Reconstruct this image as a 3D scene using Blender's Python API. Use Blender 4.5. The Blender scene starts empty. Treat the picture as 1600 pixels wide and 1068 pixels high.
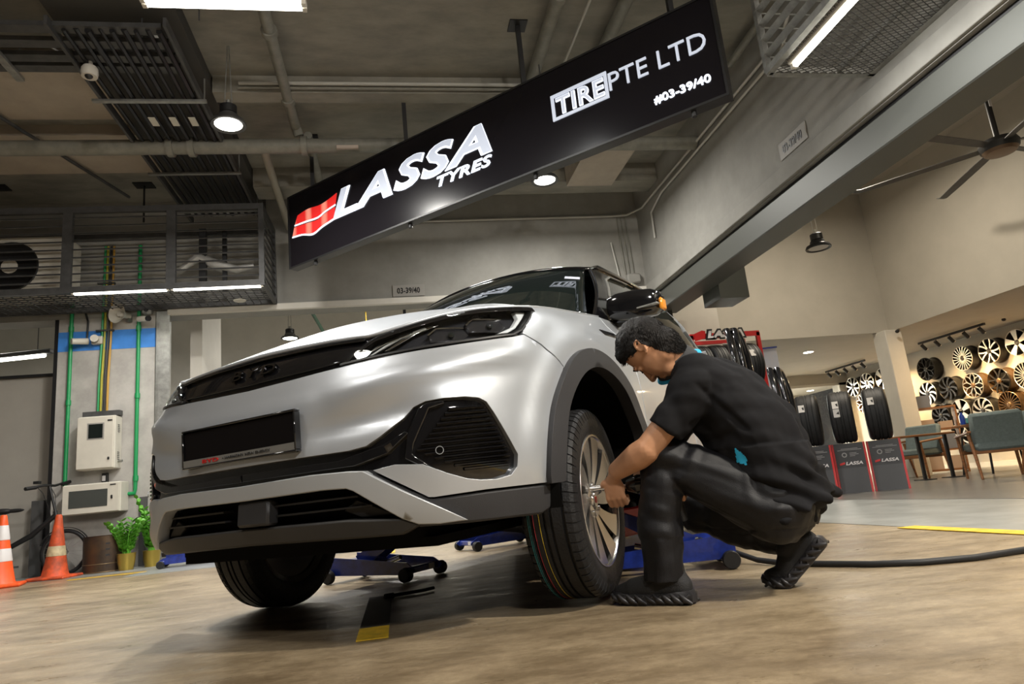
import bpy, bmesh, math, random
import numpy as np
from mathutils import Vector, Matrix, Euler
from mathutils.geometry import delaunay_2d_cdt
random.seed(7)
PI = math.pi
R = math.radians
scn = bpy.context.scene
COL = scn.collection

# ---------------------------------------------------------------- camera, world, exposure
PITCH, ROLL, YAW = R(12.25), R(-5.65), R(10.4)
H = 0.43
_f = Vector((math.sin(YAW)*math.cos(PITCH), math.cos(YAW)*math.cos(PITCH), math.sin(PITCH)))
_r = Vector((math.cos(YAW), -math.sin(YAW), 0)); _u = _r.cross(_f)
_r2 = _r*math.cos(ROLL)+_u*math.sin(ROLL); _u2 = -_r*math.sin(ROLL)+_u*math.cos(ROLL)
cd = bpy.data.cameras.new('camera'); cd.lens = 24.0; cd.sensor_width = 36.0; cd.clip_start = 0.05
cam = bpy.data.objects.new('camera', cd); COL.objects.link(cam)
M = Matrix((( _r2.x, _u2.x, -_f.x, 0), (_r2.y, _u2.y, -_f.y, 0), (_r2.z, _u2.z, -_f.z, H), (0, 0, 0, 1)))
cam.matrix_world = M
scn.camera = cam
scn.view_settings.view_transform = 'Standard'
scn.view_settings.look = 'None'
scn.view_settings.gamma = 1
scn.view_settings.exposure = 0.15
wd = bpy.data.worlds.new('world'); scn.world = wd; wd.use_nodes = True
wd.node_tree.nodes['Background'].inputs[0].default_value = (1.0, .93, .80, 1)
wd.node_tree.nodes['Background'].inputs[1].default_value = 0.06

def area(name, loc, direction, size, power, color, size_y=None, shape='DISK', spread=PI):
    l = bpy.data.lights.new(name, 'AREA'); l.energy = power; l.color = color; l.size = size; l.shape = shape; l.spread = spread
    if size_y: l.size_y = size_y; l.shape = 'RECTANGLE'
    o = bpy.data.objects.new(name, l); COL.objects.link(o); o.location = loc
    o.rotation_euler = Vector(direction).to_track_quat('-Z', 'Y').to_euler()
    return o
def point(name, loc, power, color, r=.05):
    l = bpy.data.lights.new(name, 'POINT'); l.energy = power; l.color = color; l.shadow_soft_size = r
    o = bpy.data.objects.new(name, l); COL.objects.link(o); o.location = loc; return o
def spot(name, loc, to, power, color, ang, r=.05, blend=.5):
    l = bpy.data.lights.new(name, 'SPOT'); l.energy = power; l.color = color; l.spot_size = R(ang); l.spot_blend = blend; l.shadow_soft_size = r
    o = bpy.data.objects.new(name, l); COL.objects.link(o); o.location = loc
    o.rotation_euler = (Vector(to)-Vector(loc)).to_track_quat('-Z', 'Y').to_euler(); return o

WARM = (1.0, .80, .56); NEUT = (1.0, .97, .91); COOL = (1.0, .99, .95)
# bay lamps in the frame
area('bay_lamp_light', (-1.253, 5.62, 3.70), (0, 0, -1), .22, 130, NEUT)
area('bay_lamp_light', (1.90, 7.20, 3.895), (0, 0, -1), .22, 110, NEUT)
# tubes
area('tube_light', (-.5, 4.16, 3.70), (0, 0, -1), 1.8, 60, COOL, .10)
area('tube_light', (-2.4, 7.93, 2.99), (0, -.3, -1), 2.0, 34, NEUT, .06)
area('tube_light', (2.88, 2.98, 3.08), (0, 0, -1), .05, 34, COOL, 1.6).rotation_euler = (0, R(-10), 0)
# bay lamps of the same hall behind the camera
area('bay_lamp_light', (2.9, -.6, 3.9), (-.12, .25, -1), .35, 300, (1, .92, .80))
area('bay_lamp_light', (-2.2, 1.2, 3.9), (.2, .3, -1), .5, 50, (1, .95, .88))
area('bay_lamp_light', (1.3, -3.4, 3.9), (-.1, .9, -1), .5, 190, (1, .96, .90))
# shop interior
area('shop_light', (6.2, 7.8, 4.7), (0, 0, -1), .5, 135, (1, .89, .72))
area('shop_light', (5.6, 2.2, 4.7), (-.2, 0, -1), .5, 150, (1, .88, .70))
area('back_room_light', (.3, 12.0, 3.9), (0, 0, -1), .6, 120, NEUT)
area('back_room_light', (-1.82, 12.9, 3.55), (0, 0, -1), .3, 50, NEUT)
area('side_room_light', (-6.0, 10.9, 3.9), (0, 0, -1), .8, 70, NEUT)

# ---------------------------------------------------------------- materials
MATS = {}
def mat(name, col, rough=.5, metal=0, noise=0, nscale=8, bump=0, bscale=60, coat=0, emit=None, estr=0, trans=0, alpha=1, spec=.5, col2=None, stretch=None, flakes=0, ior=None):
    if name in MATS: return MATS[name]
    m = bpy.data.materials.new(name); m.use_nodes = True; nt = m.node_tree; n = nt.nodes; b = n['Principled BSDF']
    b.inputs['Base Color'].default_value = (*col, 1); b.inputs['Roughness'].default_value = rough; b.inputs['Metallic'].default_value = metal
    b.inputs['Coat Weight'].default_value = coat; b.inputs['Coat Roughness'].default_value = .04
    b.inputs['Specular IOR Level'].default_value = spec
    if trans: b.inputs['Transmission Weight'].default_value = trans
    if ior: b.inputs['IOR'].default_value = ior
    if alpha < 1: b.inputs['Alpha'].default_value = alpha
    if emit: b.inputs['Emission Color'].default_value = (*emit, 1); b.inputs['Emission Strength'].default_value = estr
    tc = n.new('ShaderNodeTexCoord'); src = tc.outputs['Object']
    if stretch:
        mp = n.new('ShaderNodeMapping'); mp.inputs['Scale'].default_value = stretch; nt.links.new(src, mp.inputs[0]); src = mp.outputs[0]
    if noise or col2:
        t = n.new('ShaderNodeTexNoise'); t.inputs['Scale'].default_value = nscale; t.inputs['Detail'].default_value = 8; t.inputs['Roughness'].default_value = .65
        nt.links.new(src, t.inputs['Vector'])
        cr = n.new('ShaderNodeValToRGB'); cr.color_ramp.elements[0].position = .36; cr.color_ramp.elements[1].position = .64
        c2 = col2 if col2 else tuple(max(0, c*(1-noise)) for c in col)
        c1 = col if col2 else tuple(min(1, c*(1+noise)) for c in col)
        cr.color_ramp.elements[0].color = (*c2, 1); cr.color_ramp.elements[1].color = (*c1, 1)
        nt.links.new(t.outputs['Fac'], cr.inputs[0]); nt.links.new(cr.outputs[0], b.inputs['Base Color'])
    if flakes:
        v = n.new('ShaderNodeTexVoronoi'); v.inputs['Scale'].default_value = 2600; nt.links.new(tc.outputs['Object'], v.inputs['Vector'])
        hs = n.new('ShaderNodeMapRange'); hs.inputs[1].default_value = 0; hs.inputs[2].default_value = 1; hs.inputs[3].default_value = rough-.02; hs.inputs[4].default_value = rough+.05
        nt.links.new(v.outputs['Color'], hs.inputs[0]); nt.links.new(hs.outputs[0], b.inputs['Roughness'])
    if bump:
        t2 = n.new('ShaderNodeTexNoise'); t2.inputs['Scale'].default_value = bscale; t2.inputs['Detail'].default_value = 6
        nt.links.new(src, t2.inputs['Vector']); bp = n.new('ShaderNodeBump'); bp.inputs['Strength'].default_value = bump; bp.inputs['Distance'].default_value = .01
        nt.links.new(t2.outputs['Fac'], bp.inputs['Height']); nt.links.new(bp.outputs[0], b.inputs['Normal'])
    MATS[name] = m; return m

def floor_mat():
    m = bpy.data.materials.new('stained concrete floor'); m.use_nodes = True; nt = m.node_tree; n = nt.nodes; L = nt.links; b = n['Principled BSDF']
    tc = n.new('ShaderNodeTexCoord')
    def noise(s, d=8, r=.65, stretch=None):
        t = n.new('ShaderNodeTexNoise'); t.inputs['Scale'].default_value = s; t.inputs['Detail'].default_value = d; t.inputs['Roughness'].default_value = r
        if stretch:
            mp = n.new('ShaderNodeMapping'); mp.inputs['Scale'].default_value = stretch; mp.inputs['Rotation'].default_value = (0, 0, .5); L.new(tc.outputs['Object'], mp.inputs[0]); L.new(mp.outputs[0], t.inputs['Vector'])
        else: L.new(tc.outputs['Object'], t.inputs['Vector'])
        return t
    def ramp(src, p0, c0, p1, c1):
        c = n.new('ShaderNodeValToRGB'); e = c.color_ramp.elements; e[0].position = p0; e[1].position = p1; e[0].color = (*c0, 1); e[1].color = (*c1, 1); L.new(src, c.inputs[0]); return c
    def mix(f, a, bb, mode='MIX'):
        x = n.new('ShaderNodeMix'); x.data_type = 'RGBA'; x.blend_type = mode
        if isinstance(f, float): x.inputs[0].default_value = f
        else: L.new(f, x.inputs[0])
        L.new(a, x.inputs[6]); L.new(bb, x.inputs[7]); return x.outputs[2]
    base = ramp(noise(1.1).outputs['Fac'], .35, (.21, .155, .095), .66, (.44, .35, .23))
    st = ramp(noise(2.6, 14, .78, (1, 2.4, 1)).outputs['Fac'], .40, (.50, .47, .42), .58, (1, 1, 1))
    c = mix(.75, base.outputs[0], st.outputs[0], 'MULTIPLY')
    grain = ramp(noise(38, 12, .85).outputs['Fac'], .36, (.62, .60, .57), .64, (1.18, 1.18, 1.18))
    c = mix(.8, c, grain.outputs[0], 'MULTIPLY')
    scr = noise(11, 14, .85, (1, 6, 1)); sr = ramp(scr.outputs['Fac'], .585, (0, 0, 0), .66, (.7, .7, .7))
    pale = n.new('ShaderNodeRGB'); pale.outputs[0].default_value = (.55, .46, .33, 1)
    c = mix(sr.outputs[0], c, pale.outputs[0])
    L.new(c, b.inputs['Base Color'])
    rr = ramp(noise(4, 10, .7, (1, 3, 1)).outputs['Fac'], .35, (.26, .26, .26), .68, (.50, .50, .50)); L.new(rr.outputs[0], b.inputs['Roughness'])
    bp = n.new('ShaderNodeBump'); bp.inputs['Strength'].default_value = .06; bp.inputs['Distance'].default_value = .01
    L.new(noise(28, 10, .7).outputs['Fac'], bp.inputs['Height']); L.new(bp.outputs[0], b.inputs['Normal'])
    return m

def tyre_mat():
    m = mat('tyre rubber', (.013, .013, .014), .52, spec=.3, bump=.25, bscale=120)
    return m
M_SILVER = mat('silver metallic paint', (.50, .53, .57), .36, .55, coat=.35, flakes=1)
M_SATIN = mat('satin silver plastic', (.40, .42, .44), .40, .3)
M_GLOSSB = mat('gloss black plastic', (.006, .006, .007), .08, coat=.5)
M_BLACKP = mat('matt black plastic', (.018, .018, .019), .5, spec=.3, bump=.06, bscale=400)
M_CLAD = mat('grey textured cladding', (.038, .038, .041), .55, spec=.3, bump=.15, bscale=500)
M_VOID = mat('dark wheel well liner', (.006, .006, .006), .9, spec=.1)
M_CHROME = mat('chrome', (.75, .75, .76), .08, 1)
M_GLASSD = mat('tinted glass', (.010, .014, .013), .03, coat=.3, spec=.8)
def thin_glass():
    m = bpy.data.materials.new('clear lamp glass'); m.use_nodes = True; nt = m.node_tree; n = nt.nodes; b = n['Principled BSDF']
    n.remove(b); o = n['Material Output']; g = n.new('ShaderNodeBsdfGlossy'); g.inputs['Roughness'].default_value = .03
    t = n.new('ShaderNodeBsdfTransparent'); t.inputs[0].default_value = (.93, .94, .95, 1); f = n.new('ShaderNodeFresnel'); f.inputs[0].default_value = 1.45; ge = n.new('ShaderNodeNewGeometry'); mu = n.new('ShaderNodeMath'); mu.operation = 'SUBTRACT'; mu.use_clamp = True; nt.links.new(f.outputs[0], mu.inputs[0]); nt.links.new(ge.outputs['Backfacing'], mu.inputs[1])
    x = n.new('ShaderNodeMixShader'); nt.links.new(mu.outputs[0], x.inputs[0]); nt.links.new(t.outputs[0], x.inputs[1]); nt.links.new(g.outputs[0], x.inputs[2]); nt.links.new(x.outputs[0], o.inputs[0]); return m
M_CLEAR = thin_glass()
M_TYRE = tyre_mat()
M_ALLOY = mat('machined alloy', (.62, .60, .57), .25, .9)
M_DARKALLOY = mat('black painted alloy', (.012, .012, .013), .25, coat=.4)
M_BLUE = mat('blue jack paint', (.012, .03, .22), .3, coat=.5, noise=.3, nscale=20)
M_RED = mat('red', (.45, .012, .012), .4)
M_STEEL = mat('galvanised steel', (.33, .33, .31), .45, .7, noise=.2, nscale=12)
M_DSTEEL = mat('dark grey painted steel', (.055, .055, .055), .5, noise=.25, nscale=10)
M_FLOOR = floor_mat()
M_GREYF = mat('grey floor paint', (.25, .26, .25), .38, noise=.18, nscale=3, bump=.05, bscale=30)
M_TILEF = mat('shop floor tile', (.16, .155, .145), .28, noise=.12, nscale=2)
M_YEL = mat('yellow line paint', (.72, .46, .02), .5, noise=.25, nscale=14)
M_WALL = mat('grey painted concrete wall', (.27, .262, .238), .85, noise=.10, nscale=2.5, bump=.12, bscale=12)
M_PILLAR = mat('patched grey pillar paint', (.46, .44, .41), .8, col2=(.33, .315, .295), nscale=3, bump=.1, bscale=14)
M_CEIL = mat('bare concrete ceiling', (.27, .255, .215), .9, col2=(.19, .18, .155), nscale=2.2, bump=.2, bscale=9, stretch=(1, 2.2, 1))
M_TAN = mat('tan ceiling board', (.38, .33, .27), .85, noise=.08, nscale=3)
M_IWALL = mat('cream shop wall', (.43, .40, .345), .8, noise=.04, nscale=2)
M_WHITEW = mat('white painted wall', (.60, .57, .51), .8, noise=.05, nscale=2)
M_PIPE = mat('grey painted pipe', (.20, .195, .165), .5, noise=.15, nscale=9)
M_WCOND = mat('white conduit', (.45, .44, .40), .5)
M_GREEN = mat('green conduit', (.01, .26, .08), .4)
M_BLUEW = mat('blue wall paint', (.05, .24, .70), .6, noise=.12, nscale=6)
M_CREAM = mat('cream enclosure paint', (.56, .53, .46), .45, noise=.05, nscale=4)
M_BLK = mat('black paint', (.01, .01, .011), .45)
M_SIGNF = mat('black sign face', (.008, .007, .009), .22, spec=.22)
M_LIT = mat('lit white acrylic', (.3, .32, .36), .5, emit=(.80, .86, 1), estr=.52)
M_LITE = mat('lit letter edge', (.5, .52, .6), .5, emit=(.85, .9, 1), estr=1.25)
M_LITR = mat('lit red acrylic', (.5, .02, .02), .5, emit=(1, .035, .02), estr=.55)
M_TUBE = mat('fluorescent tube', (1, 1, 1), .5, emit=(1, .97, .86), estr=9)
M_LAMP = mat('lamp diffuser', (1, 1, 1), .5, emit=(1, .95, .85), estr=12)
M_ORANGE = mat('orange cone plastic', (.85, .10, .015), .45, noise=.1, nscale=15)
M_ORANGED = mat('dirty orange cone plastic', (.70, .09, .02), .6, col2=(.25, .05, .02), nscale=9)
M_REFL = mat('white reflective band', (.62, .60, .60), .4)
M_REFLD = mat('dirty reflective band', (.40, .33, .20), .6, noise=.3, nscale=12)
M_SKIN = mat('skin', (.50, .255, .14), .5, noise=.06, nscale=20)
M_HAIR = mat('black hair', (.008, .0065, .006), .55, spec=.25, noise=.5, nscale=150, bump=.8, bscale=220, stretch=(1, 1, .25))
M_SHIRT = mat('black knit polo fabric', (.0095, .0095, .011), .85, spec=.2, bump=.25, bscale=700, noise=.15, nscale=9)
M_PANTS = mat('black trouser fabric', (.0065, .0065, .008), .50, spec=.32, bump=.2, bscale=450)
M_CYAN = mat('cyan fabric', (.02, .42, .72), .7)
M_SHOE = mat('black shoe mesh', (.010, .010, .011), .65, bump=.4, bscale=320)
M_SOLE = mat('black shoe sole rubber', (.022, .021, .023), .42)
M_GOLD = mat('gold glazed pot', (.45, .33, .07), .3, .7)
M_LEAF = mat('glossy green leaf', (.07, .28, .02), .35, col2=(.16, .45, .05), nscale=20)
M_WOOD = mat('brown wood', (.24, .10, .035), .45, noise=.3, nscale=6, stretch=(1, 1, 8))
M_TEAL = mat('grey teal upholstery', (.155, .20, .205), .85, noise=.1, nscale=30)
M_MESH = None

# ---------------------------------------------------------------- mesh helpers
class MB:
    def __init__(s): s.v = []; s.f = []; s.m = []
    def add(s, vs, fs, mi=0):
        k = len(s.v); s.v += [tuple(v) for v in vs]; s.f += [tuple(i+k for i in f) for f in fs]; s.m += [mi]*len(fs)
    def box(s, c, d, mi=0, rot=None, bev=0):
        x, y, z = d[0]/2, d[1]/2, d[2]/2
        if bev and min(x, y, z) > bev:
            b = bev; vs = []
            for sx in (-1, 1):
                for sy in (-1, 1):
                    for sz in (-1, 1):
                        vs += [(sx*x, sy*(y-b), sz*(z-b)), (sx*(x-b), sy*y, sz*(z-b)), (sx*(x-b), sy*(y-b), sz*z)]
            bm = bmesh.new(); [bm.verts.new(v) for v in vs]; bmesh.ops.convex_hull(bm, input=bm.verts)
            bm.verts.index_update(); vv = [tuple(v.co) for v in bm.verts]; ff = [[q.index for q in f.verts] for f in bm.faces]; bm.free()
        else:
            vv = [(sx*x, sy*y, sz*z) for sx in (-1, 1) for sy in (-1, 1) for sz in (-1, 1)]
            ff = [(0, 1, 3, 2), (4, 6, 7, 5), (0, 4, 5, 1), (2, 3, 7, 6), (0, 2, 6, 4), (1, 5, 7, 3)]
        if rot is not None:
            q = rot if isinstance(rot, Matrix) else Euler(rot).to_matrix(); vv = [q@Vector(v) for v in vv]
        s.add([(v[0]+c[0], v[1]+c[1], v[2]+c[2]) for v in vv], ff, mi); return s
    def bb(s, x0, x1, y0, y1, z0, z1, mi=0, bev=0): return s.box(((x0+x1)/2, (y0+y1)/2, (z0+z1)/2), (abs(x1-x0), abs(y1-y0), abs(z1-z0)), mi, None, bev)
    def tube(s, pts, r, n=10, mi=0, caps=True, closed=False):
        P = [Vector(p) for p in pts]; N = len(P); rs = r if isinstance(r, (list, tuple)) else [r]*N
        T = []
        for i in range(N):
            a = P[(i-1) % N] if (closed or i > 0) else P[i]; b = P[(i+1) % N] if (closed or i < N-1) else P[i]
            T.append((b-a).normalized())
        up = Vector((0, 0, 1)) if abs(T[0].z) < .9 else Vector((1, 0, 0)); u = (up-T[0]*up.dot(T[0])).normalized(); vs = []
        for i in range(N):
            u = (u-T[i]*u.dot(T[i])); u = u.normalized() if u.length > 1e-6 else Vector((1, 0, 0)); w = T[i].cross(u)
            vs += [P[i]+(u*math.cos(2*PI*k/n)+w*math.sin(2*PI*k/n))*rs[i] for k in range(n)]
        fs = []
        for i in range(N if closed else N-1):
            j = (i+1) % N
            fs += [(i*n+k, i*n+(k+1) % n, j*n+(k+1) % n, j*n+k) for k in range(n)]
        if caps and not closed: fs += [tuple(range(n-1, -1, -1)), tuple((N-1)*n+k for k in range(n))]
        s.add(vs, fs, mi); return s
    def cyl(s, a, b, r0, r1=None, n=16, mi=0): return s.tube([a, b], [r0, r0 if r1 is None else r1], n, mi)
    def lathe(s, prof, n=32, axis='z', c=(0, 0, 0), mi=0, closed=False, a0=0, a1=2*PI, mis=None):
        full = abs(a1-a0-2*PI) < 1e-6; cnt = n if full else n+1; vs = []; c = Vector(c)
        for k in range(cnt):
            a = a0+(a1-a0)*k/n; ca, sa = math.cos(a), math.sin(a)
            for (r, h) in prof:
                p = {'z': (r*ca, r*sa, h), 'y': (r*ca, h, r*sa), 'x': (h, r*ca, r*sa)}[axis]; vs.append(c+Vector(p))
        m = len(prof); base = len(s.v); s.v += [tuple(v) for v in vs]
        for k in range(n):
            j = (k+1) % cnt
            for i in range(m if closed else m-1):
                i2 = (i+1) % m; s.f.append((base+k*m+i, base+j*m+i, base+j*m+i2, base+k*m+i2)); s.m.append(mis[i] if mis else mi)
        return s
    def ball(s, c, r, n=16, mi=0, rot=None):
        rx, ry, rz = r if isinstance(r, (tuple, list)) else (r, r, r); vs = []; h = n//2
        for i in range(h+1):
            t = PI*i/h
            for k in range(n):
                a = 2*PI*k/n; v = Vector((rx*math.sin(t)*math.cos(a), ry*math.sin(t)*math.sin(a), rz*math.cos(t)))
                if rot is not None: v = rot@v
                vs.append(Vector(c)+v)
        fs = [(i*n+k, (i+1)*n+k, (i+1)*n+(k+1) % n, i*n+(k+1) % n) for i in range(h) for k in range(n)]
        s.add(vs, fs, mi); return s
    def prism(s, poly, fn, t0, t1, mi=0):
        n = len(poly); vs = [fn(p[0], p[1], t0) for p in poly]+[fn(p[0], p[1], t1) for p in poly]
        s.add(vs, [tuple(range(n-1, -1, -1)), tuple(range(n, 2*n))]+[(i, (i+1) % n, n+(i+1) % n, n+i) for i in range(n)], mi); return s
    def obj(s, name, mats, parent=None, smooth=True, angle=38):
        me = bpy.data.meshes.new(name); me.from_pydata([tuple(v) for v in s.v], [], s.f)
        mats = mats if isinstance(mats, (list, tuple)) else [mats]
        for m in mats: me.materials.append(m)
        me.polygons.foreach_set('material_index', s.m); me.validate(); me.update()
        bm = bmesh.new(); bm.from_mesh(me); bmesh.ops.remove_doubles(bm, verts=bm.verts, dist=1e-5); bmesh.ops.recalc_face_normals(bm, faces=bm.faces); bm.to_mesh(me); bm.free()
        if smooth:
            me.polygons.foreach_set('use_smooth', [True]*len(me.polygons)); me.set_sharp_from_angle(angle=R(angle))
        o = bpy.data.objects.new(name, me); COL.objects.link(o); o.parent = parent; return o

def thing(name, label, cat, loc=(0, 0, 0), rz=0, group=None, rot=None):
    o = bpy.data.objects.new(name, None); o.empty_display_size = .1; COL.objects.link(o); o.location = loc
    o.rotation_euler = rot if rot else (0, 0, rz); o['label'] = label; o['category'] = cat
    if group: o['group'] = group
    return o
def tag(o, label, cat, group=None, kind=None):
    o['label'] = label; o['category'] = cat
    if group: o['group'] = group
    if kind: o['kind'] = kind
    return o
def struct(name, mb, m, label=None, smooth=False):
    o = mb.obj(name, m, None, smooth); o['kind'] = 'structure'
    if label: o['label'] = label
    return o
def dup(root, loc=None, rz=None, label=None, group=None, rot=None, scale=None):
    r = root.copy(); COL.objects.link(r)
    if loc is not None: r.location = loc
    if rz is not None: r.rotation_euler = (0, 0, rz)
    if rot is not None: r.rotation_euler = rot
    if scale is not None: r.scale = scale
    if label: r['label'] = label
    if group: r['group'] = group
    for ch in list(root.children):
        c = ch.copy(); COL.objects.link(c); c.parent = r
        for g in list(ch.children):
            d = g.copy(); COL.objects.link(d); d.parent = c
    return r
def base(mb_or_loc): return mb_or_loc
def arc3(c, r, a0, a1, n, plane='xz'):
    o = []
    for i in range(n+1):
        a = a0+(a1-a0)*i/n; u, v = r*math.cos(a), r*math.sin(a)
        o.append({'xz': (c[0]+u, c[1], c[2]+v), 'xy': (c[0]+u, c[1]+v, c[2]), 'yz': (c[0], c[1]+u, c[2]+v)}[plane])
    return o

def text_obj(name, body, fn, u0, u1, v0, v1, depth, mats, parent, bold=0, shear=0, space=1.0, res=3):
    """lettering filling the box u0..u1, v0..v1; fn(u, v, t) gives the point in the parent's frame"""
    cu = bpy.data.curves.new(name, 'FONT'); cu.body = body; cu.size = 1; cu.extrude = .5; cu.resolution_u = res; cu.offset = bold; cu.shear = shear; cu.space_character = space
    t = bpy.data.objects.new(name, cu); COL.objects.link(t); dg = bpy.context.evaluated_depsgraph_get(); dg.update()
    me = bpy.data.meshes.new_from_object(t.evaluated_get(dg)); bpy.data.objects.remove(t)
    co = np.array([v.co[:] for v in me.vertices]); mn, mx = co.min(0), co.max(0)
    for v in me.vertices:
        a = (v.co.x-mn[0])/(mx[0]-mn[0]); b = (v.co.y-mn[1])/(mx[1]-mn[1]); c = (v.co.z-mn[2])/(mx[2]-mn[2])
        v.co = fn(u0+(u1-u0)*a, v0+(v1-v0)*b, depth*c)
    me.materials.clear()
    for m in (mats if isinstance(mats, (list, tuple)) else [mats]): me.materials.append(m)
    if isinstance(mats, (list, tuple)) and len(mats) > 1:
        for p in me.polygons: p.material_index = 0 if len(p.vertices) > 0 and False else 0
    o = bpy.data.objects.new(name, me); COL.objects.link(o); o.parent = parent; return o

# ---------------------------------------------------------------- setting
YB, XR, ZC = 8.8, 3.62, 4.5
struct('floor', MB().bb(-12, 12, -6, 19, -.12, 0), M_FLOOR)
struct('trim_1', MB().bb(-2.55, 2.93, 7.12, 16, 0, .003).bb(-9, -2.55, 7.9, 16, 0, .003).bb(2.93, 4.62, -6, 16, 0, .003), M_GREYF, 'grey painted floor bay in front of the shop')
struct('trim_2', MB().bb(4.62, 12, -6, 16, 0, .006), M_TILEF, 'dark grey tiled shop floor')
yl = MB().bb(2.85, 2.97, -3, 3.72, .003, .006); struct('trim_3', yl, M_YEL, 'yellow painted line beside the grey bay')
struct('trim_4', MB().bb(-.165, -.06, 2.44, 2.665, .001, .004), M_YEL, 'yellow painted dash in front of the car')
struct('trim_5', MB().bb(-.165, -.06, 2.68, 3.5, .001, .0035), mat('black floor strip', (.07, .055, .04), .7), 'dark strip of the floor marking')  # even dark strip running on from the yellow dash
struct('trim_6', MB().bb(-.17, -.06, 6.35, 7.05, .001, .004).bb(.05, .6, 7.05, 7.11, .001, .004).bb(-3.2, -2.5, 7.55, 7.62, .001, .004), M_YEL, 'yellow floor dashes behind the car')
# ceiling of the bay
struct('ceiling', MB().bb(-12, XR, -6, YB, ZC, ZC+.2), M_CEIL)
struct('trim_7', MB().bb(-9, -2.45, 5.62, 6.62, 4.38, ZC-.001).bb(-9, -2.45, 6.92, 7.75, 4.38, ZC-.001).bb(-9, -2.45, 3.6, 4.85, 4.38, ZC-.001), M_TAN, 'tan boarded ceiling bays')
struct('trim_8', MB().bb(-2.44, -1.5, 4.6, YB-.01, 4.36, ZC-.001), mat('dark beam', (.06, .057, .05), .9), 'dark downstand beam behind the cable ladder')
struct('trim_9', MB().bb(-1.49, XR-.01, 6.05, 6.22, 4.32, ZC-.001).bb(-1.49, XR-.01, 7.9, 8.25, 4.25, ZC-.001), M_CEIL, 'concrete ceiling beams')
struct('trim_10', MB().bb(2.35, 2.95, 6.9, 7.85, 4.16, ZC-.001), M_TAN, 'boxed tan duct under the ceiling by the shop wall')
# back wall with the shutter opening, and the pillar
w = MB().bb(-2.68, XR+.3, YB, YB+.3, 2.98, ZC).bb(-12, -3.93, YB, YB+.3, 2.98, ZC).bb(-3.93, -2.68, YB, YB+.3, 2.98, ZC)
struct('wall_back', w, M_WALL)
struct('trim_11', MB().bb(-3.93, -2.84, YB-.001, YB+.55, 0, 2.98), M_PILLAR, 'patched grey pillar carrying green conduits')
struct('trim_12', MB().bb(-3.93, -2.835, YB-.006, YB-.001, 2.58, 2.82).bb(-2.84, -2.834, YB-.006, YB+.4, 2.58, 2.82), M_BLUEW, 'blue painted band around the pillar')
struct('trim_13', MB().bb(-2.83, -2.69, YB-.03, YB+.12, 0, 3.03, bev=.01).bb(-2.79, -2.66, YB-.05, YB-.031, 0, 2.98), M_STEEL, 'galvanised shutter guide rail')
struct('trim_14', MB().bb(-2.69, XR, YB-.06, YB-.001, 2.965, 3.05, bev=.008), M_WHITEW, 'pale steel lintel over the back shutter')
struct('trim_15', MB().bb(-9, -3.93, YB+.25, YB+.3, 0, 2.34), mat('grey partition panel', (.33, .31, .275), .8, noise=.05, nscale=2), 'grey partition left of the pillar')
struct('trim_16', MB().bb(-3.97, -3.93, YB-.01, YB+.25, 0, 2.98).bb(-9, -3.97, YB+.2, YB+.25, 2.34, 2.37), M_BLK, 'black frame around the partition')
struct('trim_17', MB().bb(-2.975, -2.895, YB-.04, YB-.002, 0, .78).bb(-4.18, -4.05, YB+.1, YB+.24, 0, .85), mat('dark grey corner guard', (.07, .07, .07), .6), 'dark grey pillar corner guards')
# room seen over the bonnet and left room
bw = MB().bb(-9, 3.6, 14.5, 14.7, 0, 4.6).bb(-2.6, -2.45, YB+.6, 10.4, 0, 4.6).bb(-.9, -.75, 11.2, 14.5, 0, 3.3).bb(3.42, 3.6, YB+.3, 14.5, 0, 4.6)
struct('wall_rear_room', bw, M_WHITEW)
struct('ceiling_rear_room', MB().bb(-9, 3.6, YB+.3, 14.7, 4.6, 4.7), M_WHITEW)
struct('trim_25', MB().bb(-2.45, 3.4, 9.6, 9.9, 4.1, 4.599), M_WHITEW, 'beam of the rear room')
struct('wall_left', MB().bb(-9.2, -9, -6, 14.5, 0, 4.6), M_WALL)
struct('wall_near', MB().bb(-12, 12, -6.2, -6, 0, 5.2), mat('far hall wall', (.16, .14, .12), .9))
# right facade: wall over the shutter opening, lintel, roller box
struct('wall_right', MB().bb(XR, XR+.22, -6, YB, 3.06, 5.1).bb(XR-.0, XR+.22, -6, YB, 2.90, 3.06), M_WALL)
struct('trim_18', MB().bb(XR-.03, XR+.001, -6, YB, 2.91, 3.06, bev=.004), M_WALL, 'raised plaster edge under the shop front wall')
struct('trim_19', MB().bb(XR+.02, XR+.34, -6, YB-.1, 2.62, 2.86, bev=.01), mat('grey green shutter box', (.085, .088, .078), .5, .2), 'grey steel roller shutter box over the shop front')
struct('trim_20', MB().bb(XR+.05, XR+.3, -6, YB-.1, 2.86, 2.90), M_BLK, 'black shutter slot')
struct('trim_21', MB().bb(XR+.0, XR+.20, YB-.28, YB, 0, 3.0).bb(XR+.34, XR+.72, 7.4, 7.85, 2.45, 2.85), mat('dark green grey door jamb', (.05, .055, .045), .5), 'dark shutter jamb at the inner corner')
struct('wall_shop_left', MB().bb(XR+.22, 4.62, YB, YB+.2, 0, 5.1), M_WHITEW)
struct('wall_shop_upper', MB().bb(4.62, 8.6, 10.4, 10.6, 2.5, 5.1).bb(8.6, 8.8, -6, 10.6, 2.5, 5.1), M_IWALL)
struct('ceiling_shop', MB().bb(XR+.22, 8.6, -6, 10.4, 5.1, 5.2), M_IWALL)
struct('ceiling_shop_low', MB().bb(XR, 8.8, 10.6, 16, 2.5, 2.6), M_IWALL); struct('ceiling_shop_side', MB().bb(8.8, 11.3, -6, 16, 2.5, 2.6), M_IWALL)
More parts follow.
